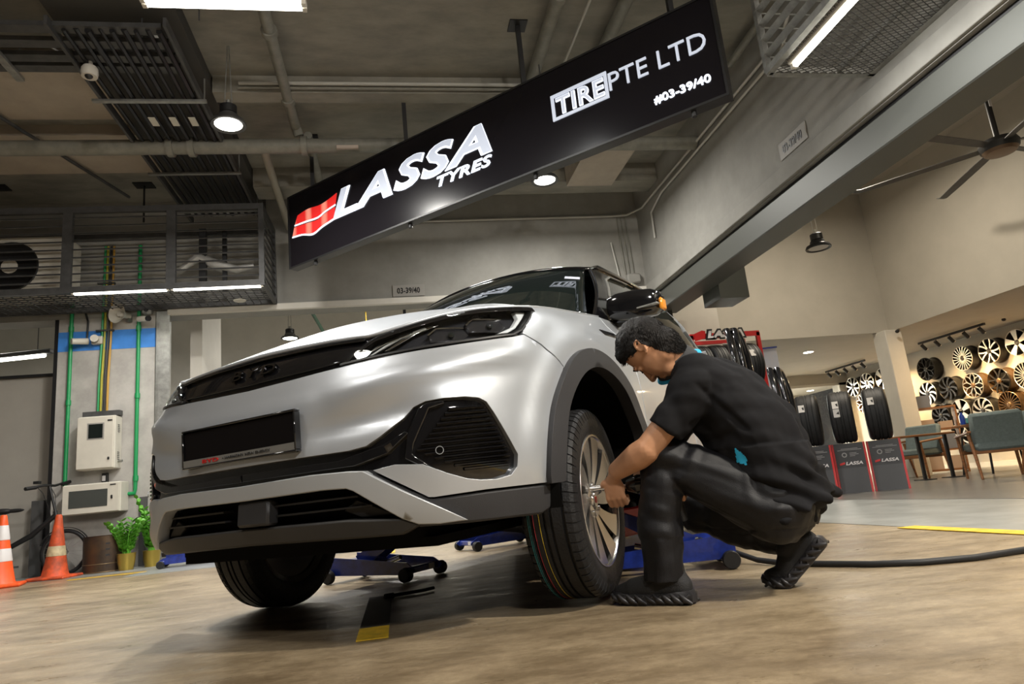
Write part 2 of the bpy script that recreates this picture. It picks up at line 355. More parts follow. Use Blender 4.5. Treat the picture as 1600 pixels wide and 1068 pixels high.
struct('wall_wheels', MB().bb(11.1, 11.3, -6, 15.8, 0, 2.5), M_IWALL)
struct('baseboard_right', MB().bb(11.07, 11.1, 2, 15.2, .006, .10), M_WHITEW)
struct('trim_22', MB().bb(8.36, 8.68, 10.2, 10.52, .006, 2.5, bev=.01), M_WHITEW, 'white shop column under the ceiling corner')
gl = MB().bb(XR+1.0, 10.9, 15.2, 15.22, .05, 2.2)
struct('window_1', gl, M_CLEAR)
struct('trim_23', MB().bb(XR+1, 11.1, 15.17, 15.25, 2.2, 2.26).bb(8.55, 8.59, 15.18, 15.24, 0, 2.2).bb(10.86, 11.1, 15.17, 15.25, 0, 2.5).bb(XR+1, 11.1, 15.17, 15.25, .0, .05), M_WHITEW, 'frame of the glass partition at the shop end')
struct('trim_24', MB().bb(8.8, 11.1, 15.15, 15.17, 2.26, 2.5), M_IWALL, 'ceiling upstand above the glass partition')
struct('wall_office', MB().bb(XR, 12, 18.2, 18.4, 0, 3), M_WHITEW)
struct('ceiling_office', MB().bb(XR, 12, 16, 18.3, 2.34, 2.44), M_WHITEW)
struct('window_2', MB().bb(7.8, 9.4, 18.17, 18.2, .5, 1.35), mat('lit window', (.9, .95, 1), .5, emit=(.85, .93, 1), estr=5))
area('office_light', (8.5, 16.8, 2.30), (0, 0, -1), .5, 560, (1, 1, .90))

# ---------------------------------------------------------------- hanging sign
SA = Vector((-1.027, 7.422, 3.03)); SD = Vector((.7209, -.69303, 0)).normalized(); SN = Vector((SD.y, -SD.x, 0))
def sg(u, v, t): return SD*u+Vector((0, 0, v))+SN*t      # t out of the face, towards the viewer
sign = thing('hanging_sign', 'long black illuminated shop sign with white lettering hung from the ceiling', 'sign', SA)
mb = MB(); mb.prism([(0, .0), (4.88, .0), (4.88, .85), (0, .85)], sg, -.10, 0); mb.obj('sign_box', mat('black sign casing', (.012, .011, .012), .35), sign, False)
mb = MB()
for (a, b, c, d) in ((0, 4.88, 0, .018), (0, 4.88, .832, .85), (0, .018, .018, .832), (4.862, 4.88, .018, .832)): mb.prism([(a, c), (b, c), (b, d), (a, d)], sg, .0005, .012)
mb.obj('sign_frame', M_BLK, sign, False)
MB().prism([(.02, .02), (4.86, .02), (4.86, .83), (.02, .83)], sg, .0004, .004).obj('sign_face', M_SIGNF, sign, False)
def letters(name, body, u0, u1, v0, v1, bold, shear, e=.004, space=1.0):
    o = text_obj(name, body, lambda u, v, t: sg(u-e*0, v, t+.005), u0, u1, v0, v1, .012, M_LITE, sign, bold+.012, shear, space)
    text_obj('letter_face', body, lambda u, v, t: sg(u, v, t+.005), u0+.004, u1-.004, v0+.004, v1-.004, .0135, M_LIT, o, bold-.012, shear, space); return o
letters('main_lettering', 'LASSA', .735, 2.815, .345, .655, .028, .28, space=1.12)
letters('small_lettering', 'TYRES', 2.165, 2.805, .222, .325, .012, .28, space=1.1)
letters('boxed_lettering', 'TIRE', 3.50, 3.945, .405, .563, .018, 0, space=1.08)
text_obj('company_lettering', 'PTE LTD', lambda u, v, t: sg(u, v, t+.005), 3.99, 4.785, .42, .57, .012, M_LIT, sign, -.004)
text_obj('unit_lettering', '#03-39/40', lambda u, v, t: sg(u, v, t+.005), 4.333, 4.775, .146, .218, .012, M_LITE, sign, .02)
mb = MB()
for (a, b, c, d) in ((3.455, 3.978, .575, .602), (3.455, 3.978, .368, .392), (3.455, 3.482, .392, .575), (3.952, 3.978, .392, .575)): mb.prism([(a, c), (b, c), (b, d), (a, d)], sg, .005, .017)
mb.obj('letter_frame', M_LIT, sign, False)
def crv(P, n=24):
    o = []; m = len(P)
    for i in range(n+1):
        t = i/n*(m-1); k = min(int(t), m-2); f = t-k; p0, p1, p2, p3 = P[max(k-1, 0)], P[k], P[k+1], P[min(k+2, m-1)]
        o.append(tuple(.5*(2*p1[j]+(p2[j]-p0[j])*f+(2*p0[j]-5*p1[j]+4*p2[j]-p3[j])*f*f+(3*p1[j]-p0[j]-3*p2[j]+p3[j])*f**3) for j in (0, 1)))
    return o
FT_ = crv([(.167, .580), (.339, .602), (.526, .585), (.66, .60), (.802, .633)]); FM_ = crv([(.112, .470), (.30, .458), (.488, .445), (.612, .476), (.772, .500)]); FB_ = crv([(.070, .352), (.235, .336), (.407, .292), (.564, .330), (.742, .358)])
def lp(A, B, q): return [(a[0]+(b[0]-a[0])*q, a[1]+(b[1]-a[1])*q) for a, b in zip(A, B)]
def flagstrip(A, B, m, name, t=.012):
    mb = MB()
    for i in range(len(A)-1): mb.prism([A[i], A[i+1], B[i+1], B[i]], sg, .005, t)
    return mb.obj(name, m, sign, False)
def flag_red():
    m = mat('lit red acrylic flag', (.5, .02, .02), .5, emit=(1, .035, .02), estr=.6); nt = m.node_tree; n = nt.nodes; tc = n.new('ShaderNodeTexCoord'); w = n.new('ShaderNodeTexWave'); w.inputs['Scale'].default_value = 1.7; w.inputs['Distortion'].default_value = .6; w.inputs['Phase Offset'].default_value = 1.2
    nt.links.new(tc.outputs['Object'], w.inputs['Vector']); c = n.new('ShaderNodeValToRGB'); c.color_ramp.elements[0].color = (.75, .015, .012, 1); c.color_ramp.elements[1].color = (1, .45, .30, 1); c.color_ramp.elements[0].position = .55; nt.links.new(w.outputs['Fac'], c.inputs[0]); nt.links.new(c.outputs[0], n['Principled BSDF'].inputs['Emission Color']); return m
MFR = flag_red()
flagstrip(lp(FM_, FT_, .12), FT_, MFR, 'flag_panel'); flagstrip(lp(FB_, FM_, .05), lp(FB_, FM_, .90), MFR, 'flag_panel'); flagstrip(FM_, lp(FM_, FT_, .11), M_LITE, 'flag_stripe', .014); flagstrip(lp(FB_, FM_, -.07), lp(FB_, FM_, .05), M_LITE, 'flag_stripe', .014)
for u in (.362, 1.765, 3.177, 4.55):
    p = sg(u, 0, -.05); mb = MB(); mb.box((p.x, p.y, (.85+ZC-SA.z)/2), (.04, .04, ZC-SA.z-.85)); mb.box((p.x, p.y, ZC-SA.z-.006), (.16, .16, .012)); mb.obj('hanger_post', M_BLK, sign, False)
for u in (.38, 1.754, 3.2, 4.6):
    p = sg(u, -.02, -.04); MB().cyl(p+Vector((0, 0, -.02)), p+Vector((0, 0, .02)), .02, n=8).obj('cable_gland', M_BLK, sign)

# wall number plates
def plate(loc, rz, label):
    t = thing('unit_number_plate', label, 'sign', loc, rz); MB().box((0, 0, 0), (.42, .01, .16), bev=.003).obj('plate_board', mat('pale plate', (.30, .285, .26), .6), t, False)
    text_obj('plate_lettering', '03-39/40', lambda u, v, q: Vector((u, -.0055-q, v)), -.15, .15, -.04, .04, .003, M_BLK, t, .02)
    return t
plate((.29, YB-.006, 3.155), 0, 'number plate 03-39/40 on the back wall above the bonnet')
plate((XR-.006, 5.02, 3.20), -PI/2, 'number plate 03-39/40 on the slanting shop front wall')

# ---------------------------------------------------------------- ceiling services
def pipe(name, pts, r, m, label, cat='pipe', clamps=(), group=None, n=12):
    mb = MB().tube(pts, r, n); o = mb.obj(name, m); tag(o, label, cat, group)
    for c in clamps:
        i = 0; p = Vector(c[0]); d = Vector(c[1]).normalized()
        MB().cyl(p-d*.03, p+d*.03, r*1.35, n=n).obj('pipe_collar', m, o)
    return o
pipe('ceiling_pipe', [(-9, 6.72, 4.13), (XR-.02, 6.72, 4.13)], .075, M_PIPE, 'thick grey pipe running across under the whole ceiling', clamps=[((-2.05, 6.72, 4.13), (1, 0, 0)), ((-1.85, 6.72, 4.13), (1, 0, 0)), ((-.75, 6.72, 4.13), (1, 0, 0)), ((1.2, 6.72, 4.13), (1, 0, 0))])
tag(MB().bb(-.42, -.2, 6.63, 6.66, 4.055, 4.09).obj('pipe_sticker', mat('faded white sticker', (.5, .42, .36), .7), None, False), 'small faded sticker on the thick ceiling pipe', 'sticker')
pipe('ceiling_pipe', [(-.83, 2.2, 4.34), (-.83, 6.68, 4.34), (-.80, 6.72, 4.25)], .05, M_PIPE, 'grey pipe running back from the twin tube light', clamps=[((-.83, 5.2, 4.34), (0, 1, 0)), ((-.83, 6.2, 4.34), (0, 1, 0))])
pipe('ceiling_pipe', [(-.72, 6.8, 4.3), (-.72, YB, 4.3)], .045, M_PIPE, 'grey pipe continuing behind the thick cross pipe')
pipe('ceiling_pipe', [(-1.2, 6.85, 4.25), (-1.2, YB-.1, 4.05)], .045, mat('pale pipe', (.30, .28, .23), .6), 'pale pipe slanting down behind the round bay lamp')
pipe('conduit', [(-1.25, 6.02, 4.40), (XR-.1, 6.02, 4.40)], .018, M_WCOND, 'pale thin conduit across the ceiling beam')
pipe('conduit', [(-1.25, 6.0, 4.34), (XR-.1, 6.0, 4.34)], .010, M_PIPE, 'thin dark conduit below the pale one')
pipe('ceiling_pipe', [(1.55, 2, 4.40), (1.55, 6.0, 4.40)], .06, M_PIPE, 'grey pipe behind the sign next to its middle post', clamps=[((1.55, 4.75, 4.4), (0, 1, 0))])
pipe('ceiling_pipe', [(2.15, 2, 4.40), (2.15, 6.6, 4.40)], .06, M_PIPE, 'grey pipe behind the upper right half of the sign')
pipe('conduit', [(1.9, 2, 4.42), (1.82, 6.0, 4.42)], .014, M_WCOND, 'thin pale cable between the two pipes behind the sign')
pipe('conduit', [(-.7, YB-.03, 4.12), (3.25, YB-.03, 4.12), (3.45, YB-.06, 4.12), (XR-.03, YB-.3, 4.12), (XR-.03, 4.85, 4.12), (XR-.03, 4.7, 4.25)], .016, M_WCOND, 'thin pale conduit along the back wall turning onto the shop wall')
pipe('conduit', [(XR-.03, 8.2, 3.55), (XR-.03, 8.2, 3.92), (XR-.03, 7.8, 4.02), (XR-.03, 4.9, 4.02), (XR-.03, 4.75, 4.12)], .014, M_WCOND, 'lower pale conduit on the shop wall with a dropped end')
pipe('conduit', [(XR-.12, 5.0, 4.38), (XR-.10, 5.6, 4.38), (3.2, 5.75, 4.38), (2.2, 5.75, 4.38)], .04, M_PIPE, 'grey conduit bend at the right end of the sign')
pipe('conduit', [(3.17, YB-.03, 3.72), (3.23, YB-.03, 3.2)], .012, M_WCOND, 'short pale conduit drop on the back wall by the corner')
for i, x in enumerate((3.31, 3.37, 3.43)): pipe('conduit', [(x, YB-.02, 4.1), (x+.02, YB-.02, 3.25)], .009, M_PIPE, 'thin grey conduit down to the junction box in the corner', group='three conduits above the corner junction box')
tag(MB().box((3.43, YB-.04, 3.17), (.2, .08, .14), bev=.02).obj('junction_box', M_WALL), 'grey junction box in the corner of the back wall', 'junction box')
pipe('conduit', [(-9, 5.2, 4.32), (-2.05, 5.2, 4.32), (-1.75, 5.2, 4.30), (-1.62, 5.2, 4.2)], .02, M_WCOND, 'pale conduit bending down above the cable trays')
pipe('conduit', [(-9, 4.82, 4.36), (-2.62, 4.82, 4.36), (-2.55, 4.75, 4.36), (-2.55, 2.5, 4.36)], .03, M_BLK, 'black conduit framing the front tan ceiling bay')
pipe('conduit', [(-3.75, 5.6, 4.34), (-2.35, YB-.05, 4.34)][:1]+[(-3.0, YB-.5, 4.34)], .018, M_DSTEEL, 'dark conduit crossing the tan ceiling bays')

# perforated trays and the ladder
tr = MB()
for y in (5.02, 5.2, 5.38, 5.52): tr.bb(-9, -1.6, y-.045, y+.045, 4.185, 4.19).bb(-9, -1.6, y-.047, y-.044, 4.185, 4.225)
t = tag(tr.obj('cable_tray', M_DSTEEL, None, False), 'dark perforated cable trays crossing the ceiling at upper left', 'cable tray')
for x in (-4.1, -2.9): MB().bb(x-.03, x+.03, 4.95, 5.65, 4.15, 4.18).cyl((x, 5.0, 4.15), (x, 5.0, ZC), .008, n=6).cyl((x, 5.6, 4.15), (x, 5.6, ZC), .008, n=6).obj('hanger_bracket', M_STEEL, t, False)
mb = MB()
for x in (-3.3, -1.78):
    for k in range(3): mb.cyl((x, 5.1+.2*k, 4.19), (x, 5.1+.2*k, ZC), .007, n=6)
mb.obj('hanger_rod', M_DSTEEL, t, False)
mb = MB()
for x in (-2.38, -1.55): mb.bb(x-.012, x+.012, 4.9, YB-.1, 4.14, 4.22)
lad = tag(mb.obj('cable_ladder', M_DSTEEL, None, False), 'dark cable ladder running back towards the louvred cage', 'cable ladder')
for y in (5.9, 7.3, 8.3): MB().bb(-2.45, -1.5, y-.02, y+.02, 4.12, 4.14).cyl((-1.52, y, 4.12), (-1.52, y, ZC), .007, n=6).obj('rung', M_STEEL, lad, False)
mb = MB()
for i in range(9): mb.tube([(-2.30+i*.085, 5.0, 4.17+.02*(i % 2)), (-2.30+i*.085+.01, 6.6, 4.165), (-2.28+i*.085, 8.5, 4.17)], .016+.004*(i % 3), 6)
mb.obj('cable_bundle', M_BLK, lad)
for x in (-2.05, -1.87, -1.7): MB().bb(x-.03, x+.03, 6.15, 6.30, 4.118, 4.122).obj('cable_tag', mat('white tag', (.6, .58, .5), .6), lad, False)
for i, (x, y) in enumerate(((-.62, 3.9), (-2.2, 4.5), (1.55, 5.6), (-1.3, 4.9), (-1.6, 5.9))): tag(MB().cyl((x, y, 4.2), (x, y, ZC), .006, n=6).obj('hanger_rod', M_DSTEEL, None), 'thin steel rod hanging from the bare ceiling', 'rod', 'thin threaded rods hanging from the ceiling')

# bay lamps
def bay_lamp(loc, label, lit=True, r=.11, wire=None, group=None):
    t = thing('bay_lamp', label, 'lamp', loc, group=group)
    MB().lathe([(r*.55, .10), (r*.7, .085), (r*.78, .05), (r*1.15, .03), (r*1.28, .0), (r*1.24, -.012), (r*1.0, -.004), (r*.95, .01), (0, .012)], 40).obj('lamp_housing', M_DSTEEL if lit else M_BLK, t)
    MB().lathe([(r*.5, .18), (r*.62, .17), (r*.62, .10), (0, .10)], 24).lathe([(0, .18), (r*.5, .18)], 24).obj('heat_sink', M_BLK, t)
    MB().lathe([(0, -.001), (r*.98, -.001), (r*.98, .006), (0, .006)], 32).obj('diffuser', M_LAMP if lit else mat('unlit diffuser', (.5, .46, .4), .5), t)
    top = wire if wire else ZC-loc[2]
    MB().cyl((0, 0, .18), (0, 0, .23), .02, n=8).cyl((-.03, 0, .2), (-.004, 0, top), .005, n=6).cyl((.03, 0, .2), (.008, 0, top), .005, n=6).obj('suspension_wire', M_WCOND if not lit else M_STEEL, t)
    return t
bay_lamp((-1.253, 5.62, 3.735), 'round lit bay lamp hanging under the cable ladder', r=.115)
bay_lamp((1.90, 7.20, 3.93), 'round lit bay lamp just below the middle of the sign', r=.125)
bay_lamp((2.9, -.6, 3.94), 'round lit bay lamp behind the camera on the right', r=.17); bay_lamp((-2.2, 1.2, 3.94), 'round lit bay lamp over the near left floor', r=.17); bay_lamp((1.3, -3.4, 3.94), 'round lit bay lamp far behind the camera', r=.17)
bay_lamp((-1.82, 12.9, 3.60), 'lit pendant lamp in the room behind the back opening', r=.13, wire=1.0)
bay_lamp((5.1, 7.0, 2.90), 'dark pendant lamp hanging in the double height shop', lit=False, r=.115, wire=2.2)
bay_lamp((.3, 12.0, 3.94), 'round lit lamp at the ceiling of the rear room', r=.2, wire=.66)

def batten(name, label, x0, x1, y, z, n=2, gap=.09, body=True, axis='x', tubes=None):
    t = thing(name, label, 'light', ((x0+x1)/2, y, z)); L = (x1-x0)/2
    S = (lambda a, b, c: (a, b, c)) if axis == 'x' else (lambda a, b, c: (b, a, c))
    if body:
        d = S(2*L, .05*n+gap*(n-1), .05); MB().box((0, 0, .045), d, bev=.008).obj('housing', M_WHITEW, t, False)
    for k in range(n):
        o = (k-(n-1)/2)*gap; a = MB().cyl(S(-L+.03, o, 0), S(L-.03, o, 0), .016 if n > 1 else .026, n=12); a.obj('tube', M_TUBE, t)
        b = MB()
        for e in (-1, 1): b.box(S(e*(L-.015), o, .01), (.03, .036, .05))
        b.obj('tube_holder', M_WHITEW, t, False)
    return t
batten('twin_tube_light', 'bright twin tube light at the top edge of the frame', -1.46, -.42, 4.16, 3.76, 2, .05)
batten('tube_light', 'left fluorescent tube under the louvred cage', -3.43, -2.42, 7.93, 3.03, 1)
batten('tube_light', 'right fluorescent tube under the louvred cage', -2.40, -1.40, 7.93, 3.03, 1)
t = thing('tube_light', 'bright fluorescent tube under the mesh cage on the shop wall', 'light', (2.88, 2.98, 3.115))
MB().box((.0, 0, .035), (.09, 1.7, .05), bev=.008).obj('housing', M_WHITEW, t, False)
MB().cyl((0, -.82, 0), (0, .82, 0), .02, n=12).obj('tube', M_TUBE, t); MB().box((0, .84, .01), (.04, .03, .05)).obj('tube_holder', M_WHITEW, t, False)
t = thing('tube_light', 'suspended tube light in the left room above the partition', 'light', (-5.2, 9.9, 2.80), R(-12))
MB().box((0, 0, .03), (1.6, .10, .06), bev=.01).obj('housing', M_DSTEEL, t, False); MB().cyl((-.7, 0, -.015), (.7, 0, -.015), .03, n=12).obj('tube', M_TUBE, t)
MB().cyl((-.6, 0, .05), (-.6, 0, 1.8), .006, n=6).cyl((.6, 0, .05), (.6, 0, 1.8), .006, n=6).obj('suspension_wire', M_DSTEEL, t)

# louvred cage with the condenser units
cage = thing('louvred_cage', 'dark steel louvred cage hung on the back wall at upper left', 'cage', (-1.38, YB, 3.06))
X0, X1, Y0, Y1, Z1 = -6.2, 0, -.88, -.07, .95
fr = MB()
for z in (0, Z1): fr.bb(X0, X1, Y0-.02, Y0+.03, z-.035, z+.035).bb(X1-.04, X1, Y0, Y1, z-.03, z+.03).bb(X0, X1, Y1-.03, Y1, z-.03, z+.03)
for x in (0, -1.0, -2.09, -3.2, -4.3, -5.4): fr.bb(x-.07 if x else -.06, x if x == 0 else x+.03, Y0-.022, Y0+.03, 0, Z1)
fr.bb(-.05, 0, Y1-.04, Y1, 0, Z1); fr.obj('cage_frame', M_DSTEEL, cage, False)
lv = MB()
for k in range(9):
    z = .10+k*.095; lv.box(((X0+X1)/2, Y0+.012, z), (X1-X0, .035, .008), rot=(R(40), 0, 0)); lv.box((X1-.015, (Y0+Y1)/2, z), (.035, Y1-Y0, .008), rot=(0, R(40), 0))
lv.obj('louvre_blades', M_DSTEEL, cage, False)
fl = MB()
for k in range(70): x = X0+(X1-X0)*k/69; fl.box((x, (Y0+Y1)/2, -.02), (.006, Y1-Y0, .012))
for k in range(12): y = Y0+(Y1-Y0)*k/11; fl.box(((X0+X1)/2, y, -.02), (X1-X0, .006, .012))
fl.obj('mesh_floor', M_DSTEEL, cage, False)
for x in (-3.05, -1.45): MB().cyl((x, -.5, Z1), (x, -.5, ZC-3.06), .012, n=6).box((x, -.5, ZC-3.07), (.22, .16, .012)).obj('hanger_rod', M_BLK, cage, False)
def condenser(x, label):
    t = thing('condenser_unit', label, 'air conditioner', (x, 8.42, 3.10))
    MB().box((0, 0, .38), (.95, .36, .72), bev=.015).obj('unit_casing', M_CREAM, t, False)
    MB().lathe([(.0, -.185), (.27, -.185), (.29, -.2), (.30, -.185)], 32, 'y', (-.12, 0, .38)).obj('fan_grille', M_BLK, t)
    MB().lathe([(0, -.205), (.085, -.203), (.085, -.19)], 24, 'y', (-.12, 0, .38)).obj('fan_hub', M_CREAM, t)
    return t
condenser(-4.1, 'cream condenser unit behind the left end of the louvres'); 
t = thing('insulated_pipes', 'wrapped refrigerant pipes behind the right louvre bay', 'pipe bundle', (-1.95, 8.45, 3.1)); 
MB().tube([(-.5, 0, .35), (-.3, 0, .5), (-.1, 0, .4), (.15, 0, .32), (.35, 0, .36)], [.03, .07, .06, .05, .03], 10).obj('foil_wrap', mat('foil wrap', (.4, .39, .37), .5, .4, bump=.6, bscale=30), t)
MB().bb(-.28, -.20, -.05, .02, .05, .85).bb(-.02, .03, 0, .04, .05, .85).obj('support_post', M_BLK, t, False)
MB().cyl((-2.35, 0, .05), (-2.35, 0, .7), .02, n=8).obj('riser_pipe', M_GREEN, t)

# mesh cage on the shop wall
mc = thing('mesh_cage', 'steel cage with expanded mesh floor above the shop front number', 'cage', (XR, 3.97, 3.17))
CW = -.84; f2 = MB()
def rail(a, b, w=.05): a, b = Vector(a), Vector(b); d = b-a; f2.box((a+b)/2, tuple(max(abs(c), w) for c in d))
for z in (0, 1.2): rail((CW, 0, z), (CW, -3, z)); rail((CW, 0, z), (0, 0, z), .05); rail((-.025, 0, z), (-.025, -3, z))
for y in (0, -.8, -1.6, -2.4): rail((CW, y, 0), (CW, y, 1.2), .04); rail((CW, y, 0), (0, y, 0), .03)
rail((-.30, 0, 0), (-.30, -3, 0), .03); f2.obj('cage_frame', M_STEEL, mc, False)
l2 = MB()
for k in range(9): z = .12+k*.12; l2.box((CW, -1.5, z), (.05, 3, .008), rot=(0, R(35), 0)); l2.box((CW/2, 0, z), (-CW, .05, .008), rot=(R(35), 0, 0))
l2.obj('louvre_blades', M_STEEL, mc, False)
em = MB()
for k in range(-30, 84):
    for dx in (1, -1):
        y0 = -k*.038; a_, b_ = Vector((CW, y0, -.02)), Vector((0, y0-.46*dx, -.02))
        if max(a_.y, b_.y) > .0 or min(a_.y, b_.y) < -3:
            if a_.y > 0 and b_.y < 0: q = a_.y/(a_.y-b_.y); a_ = a_.lerp(b_, q)
            elif b_.y > 0 and a_.y < 0: q = b_.y/(b_.y-a_.y); b_ = b_.lerp(a_, q)
            else: continue
        em.tube([a_, b_], .0035, 4, caps=False)
em.obj('expanded_mesh', M_DSTEEL, mc, False)
for y in (-.3, -2.2): MB().cyl((CW, y, 1.2), (CW, y, ZC-3.17), .014, n=8).obj('hanger_rod', M_STEEL, mc)

# ---------------------------------------------------------------- car
CAR_LOC = Vector((.051, 3.116, -.34+H)); CAR_ROT = (-.011, -.023, .907)
car = thing('car', 'silver electric hatchback with black lower trim, front jacked up over the floor', 'car', CAR_LOC, rot=CAR_ROT)
PLAN = [(-.885, 0), (-.883, .12), (-.875, .26), (-.852, .42), (-.81, .56), (-.745, .69), (-.655, .79), (-.54, .86), (-.40, .905), (-.2, .925), (0, .932), (.5, .932), (1.2, .93), (2.0, .93), (2.7, .925), (3.1, .90), (3.35, .84), (3.5, .70), (3.56, .4), (3.575, 0)]
def _plan():
    P = np.array(PLAN, float); t = np.r_[0, np.cumsum(np.linalg.norm(np.diff(P, axis=0), axis=1))]
    m = np.zeros_like(P); m[1:-1] = (P[2:]-P[:-2])/(t[2:]-t[:-2])[:, None]; m[0] = [0, 1]; m[-1] = (P[-1]-P[-2])/(t[-1]-t[-2]); o = []
    for v in np.linspace(0, t[-1], 600):
        i = min(np.searchsorted(t, v, side='right')-1, len(t)-2); h = t[i+1]-t[i]; a = (v-t[i])/h
        o.append((2*a**3-3*a*a+1)*P[i]+(a**3-2*a*a+a)*h*m[i]+(-2*a**3+3*a*a)*P[i+1]+(a**3-a*a)*h*m[i+1])
    o = np.array(o); return o, np.r_[0, np.cumsum(np.linalg.norm(np.diff(o, axis=0), axis=1))]
PO, PS = _plan(); SMAX = PS[-1]
FZ = ([.10, .2, .3, .4, .5, .6, .7, .8, .88, .95, 1.0, 1.05], [.14, .07, .02, .0, -.005, 0, .015, .045, .085, .15, .24, .36])
SZ = ([.10, .2, .3, .4, .5, .6, .7, .8, .88, .95, 1.0, 1.05, 1.12, 1.2], [.08, .04, .02, .0, -.005, 0, 0, .01, .025, .05, .085, .125, .165, .20])
def smooth_tab(tab, x):
    xs, ys = tab; n = len(xs)
    if x <= xs[0]: return ys[0]
    if x >= xs[-1]: return ys[-1]+(ys[-1]-ys[-2])/(xs[-1]-xs[-2])*(x-xs[-1])
    i = 0
    while xs[i+1] < x: i += 1
    sl = lambda k: (ys[min(k+1, n-1)]-ys[max(k-1, 0)])/(xs[min(k+1, n-1)]-xs[max(k-1, 0)])
    h = xs[i+1]-xs[i]; a = (x-xs[i])/h
    return (2*a**3-3*a*a+1)*ys[i]+(a**3-2*a*a+a)*h*sl(i)+(3*a*a-2*a**3)*ys[i+1]+(a**3-a*a)*h*sl(i+1)
AC = 1.555; ARC_Z = .36; AR2 = AC+2.72
def sstep(a): a = min(1, max(0, a)); return a*a*(3-2*a)
def P3(s, z, off=0):
    """point of the body skin: s along the plan outline from the nose, z up; returned in the car's frame"""
    sgn = -1 if s < 0 else 1; a = min(abs(s), SMAX-.001); e = .012
    x = np.interp(a, PS, PO[:, 0]); y = np.interp(a, PS, PO[:, 1])
    tx = np.interp(a+e, PS, PO[:, 0])-np.interp(a-e, PS, PO[:, 0]); ty = np.interp(a+e, PS, PO[:, 1])-np.interp(a-e, PS, PO[:, 1])
    if a < e: tx, ty = 0, 1
    l = math.hypot(tx, ty); nx, ny = -ty/l, tx/l
    w = sstep((a-.75)/.5)
    if a > SMAX-1.2: w = 1-sstep((a-SMAX+1.2)/.6)*.4
    d = (1-w)*smooth_tab(FZ, z)+w*smooth_tab(SZ, z)-off
    return Vector((x-nx*d, -(y-ny*d)*sgn, z))
def sculpt(s, z):
    a = abs(s); o = 0
    for c in (AC, AR2):                                       # flared shoulder around the wheel arches
        r = math.hypot(a-c, z-ARC_Z)
        if r < .62: o += .016*sstep((.60-r)/.08)*sstep((z-.2)/.1)
    if .12 < a < 1.15:                                        # shoulder crease sweeping from the plate to the lamp
        zc = .61+.12*(a-.12)/.9; o += .020*math.exp(-((z-zc-.06)/.034)**2)*sstep((a-.2)/.35)*sstep((1.15-a)/.2)
        o -= .022*math.exp(-((z-zc+.045)/.035)**2)*sstep((a-.15)/.3)*sstep((.75-a)/.2)
    if a < .36: o += .006*sstep((.36-a)/.08)*sstep((.74-z)/.05)*sstep((z-.50)/.03)
    if a > 2.2: o += .010*math.exp(-((z-.90)/.03)**2)-.012*math.exp(-((z-.52)/.07)**2)*sstep((4.0-a)/.3)
    return o
def resample(poly, d):
    out = []
    for i in range(len(poly)):
        a, b = poly[i], poly[(i+1) % len(poly)]; L = math.hypot(b[0]-a[0], b[1]-a[1]); k = max(1, int(round(L/d)))
        out += [(a[0]+(b[0]-a[0])*j/k, a[1]+(b[1]-a[1])*j/k) for j in range(k)]
    return out
def inside(p, poly):
    c = False; n = len(poly)
    for i in range(n):
        (x1, y1), (x2, y2) = poly[i], poly[i-1]
        if (y1 > p[1]) != (y2 > p[1]) and p[0] < (x2-x1)*(p[1]-y1)/(y2-y1)+x1: c = not c
    return c
def panel(name, poly, m, parent, off=0, th=.02, res=.03, fn=None, sc=True, bev=.004, lip=.0):
    """a solid sheet cut to the outline poly on the body skin"""
    fn = fn or (lambda s, z, o: P3(s, z, o+(sculpt(s, z) if sc else 0)))
    B = resample(poly, res); nb = len(B); Bn = np.array(B)
    xs = [p[0] for p in B]; ys = [p[1] for p in B]; pts = list(B)
    x = math.floor(min(xs)/res)*res
    while x < max(xs):
        y = math.floor(min(ys)/res)*res
        while y < max(ys):
            if inside((x, y), B) and np.min(np.hypot(Bn[:, 0]-x, Bn[:, 1]-y)) > res*.45: pts.append((x, y))
            y += res
        x += res
    r = delaunay_2d_cdt([Vector(p) for p in pts], [], [list(range(nb))], 1, 1e-6)
    V, F, ov = r[0], r[2], r[3]
    cnt = {}
    for f in F:
        for i in range(len(f)): e = (f[i], f[(i+1) % len(f)]); cnt[e] = 1
    bd = [e for e in cnt if (e[1], e[0]) not in cnt]; n = len(V)
    vs = [fn(v.x, v.y, off) for v in V]+[fn(v.x, v.y, off-th) for v in V]
    fs = [tuple(f) for f in F]+[tuple(n+i for i in reversed(f)) for f in F]+[(b, a, n+a, n+b) for a, b in bd]
    mb = MB(); mb.add(vs, fs); o = mb.obj(name, m, parent, True, 42)
    if bev:
        b = o.modifiers.new('bevel', 'BEVEL'); b.width = bev; b.segments = 2; b.limit_method = 'ANGLE'; b.angle_limit = R(55)
    return o
def mirror(p): return [(-x, y) for x, y in reversed(p)]
def sym(half_top, half_bot):
    """closed outline from the right halves of its upper (out from the centre) and lower (back to the centre) edges"""
    h = half_top+half_bot; return h+[(-x, y) for x, y in reversed(h) if abs(x) > 1e-6]
def both(name, poly, m, parent, **k):
    return [panel(name, poly, m, parent, **k), panel(name, mirror(poly), m, parent, **k)]
ARCH_O, ARCH_I = .478, .405
def ring(c, r, a0, a1, n=22): return [(c+r*math.cos(R(a0+(a1-a0)*i/n)), ARC_Z+r*math.sin(R(a0+(a1-a0)*i/n))) for i in range(n+1)]
SIL_TOP = [(0, .780), (.2, .785), (.4, .796), (.514, .808), (.64, .813), (.77, .82), (.905, .832), (1.048, .848), (1.098, .858), (1.172, .824), (1.262, .745)]
ARF = ring(AC, ARCH_O, 132, 180, 10)
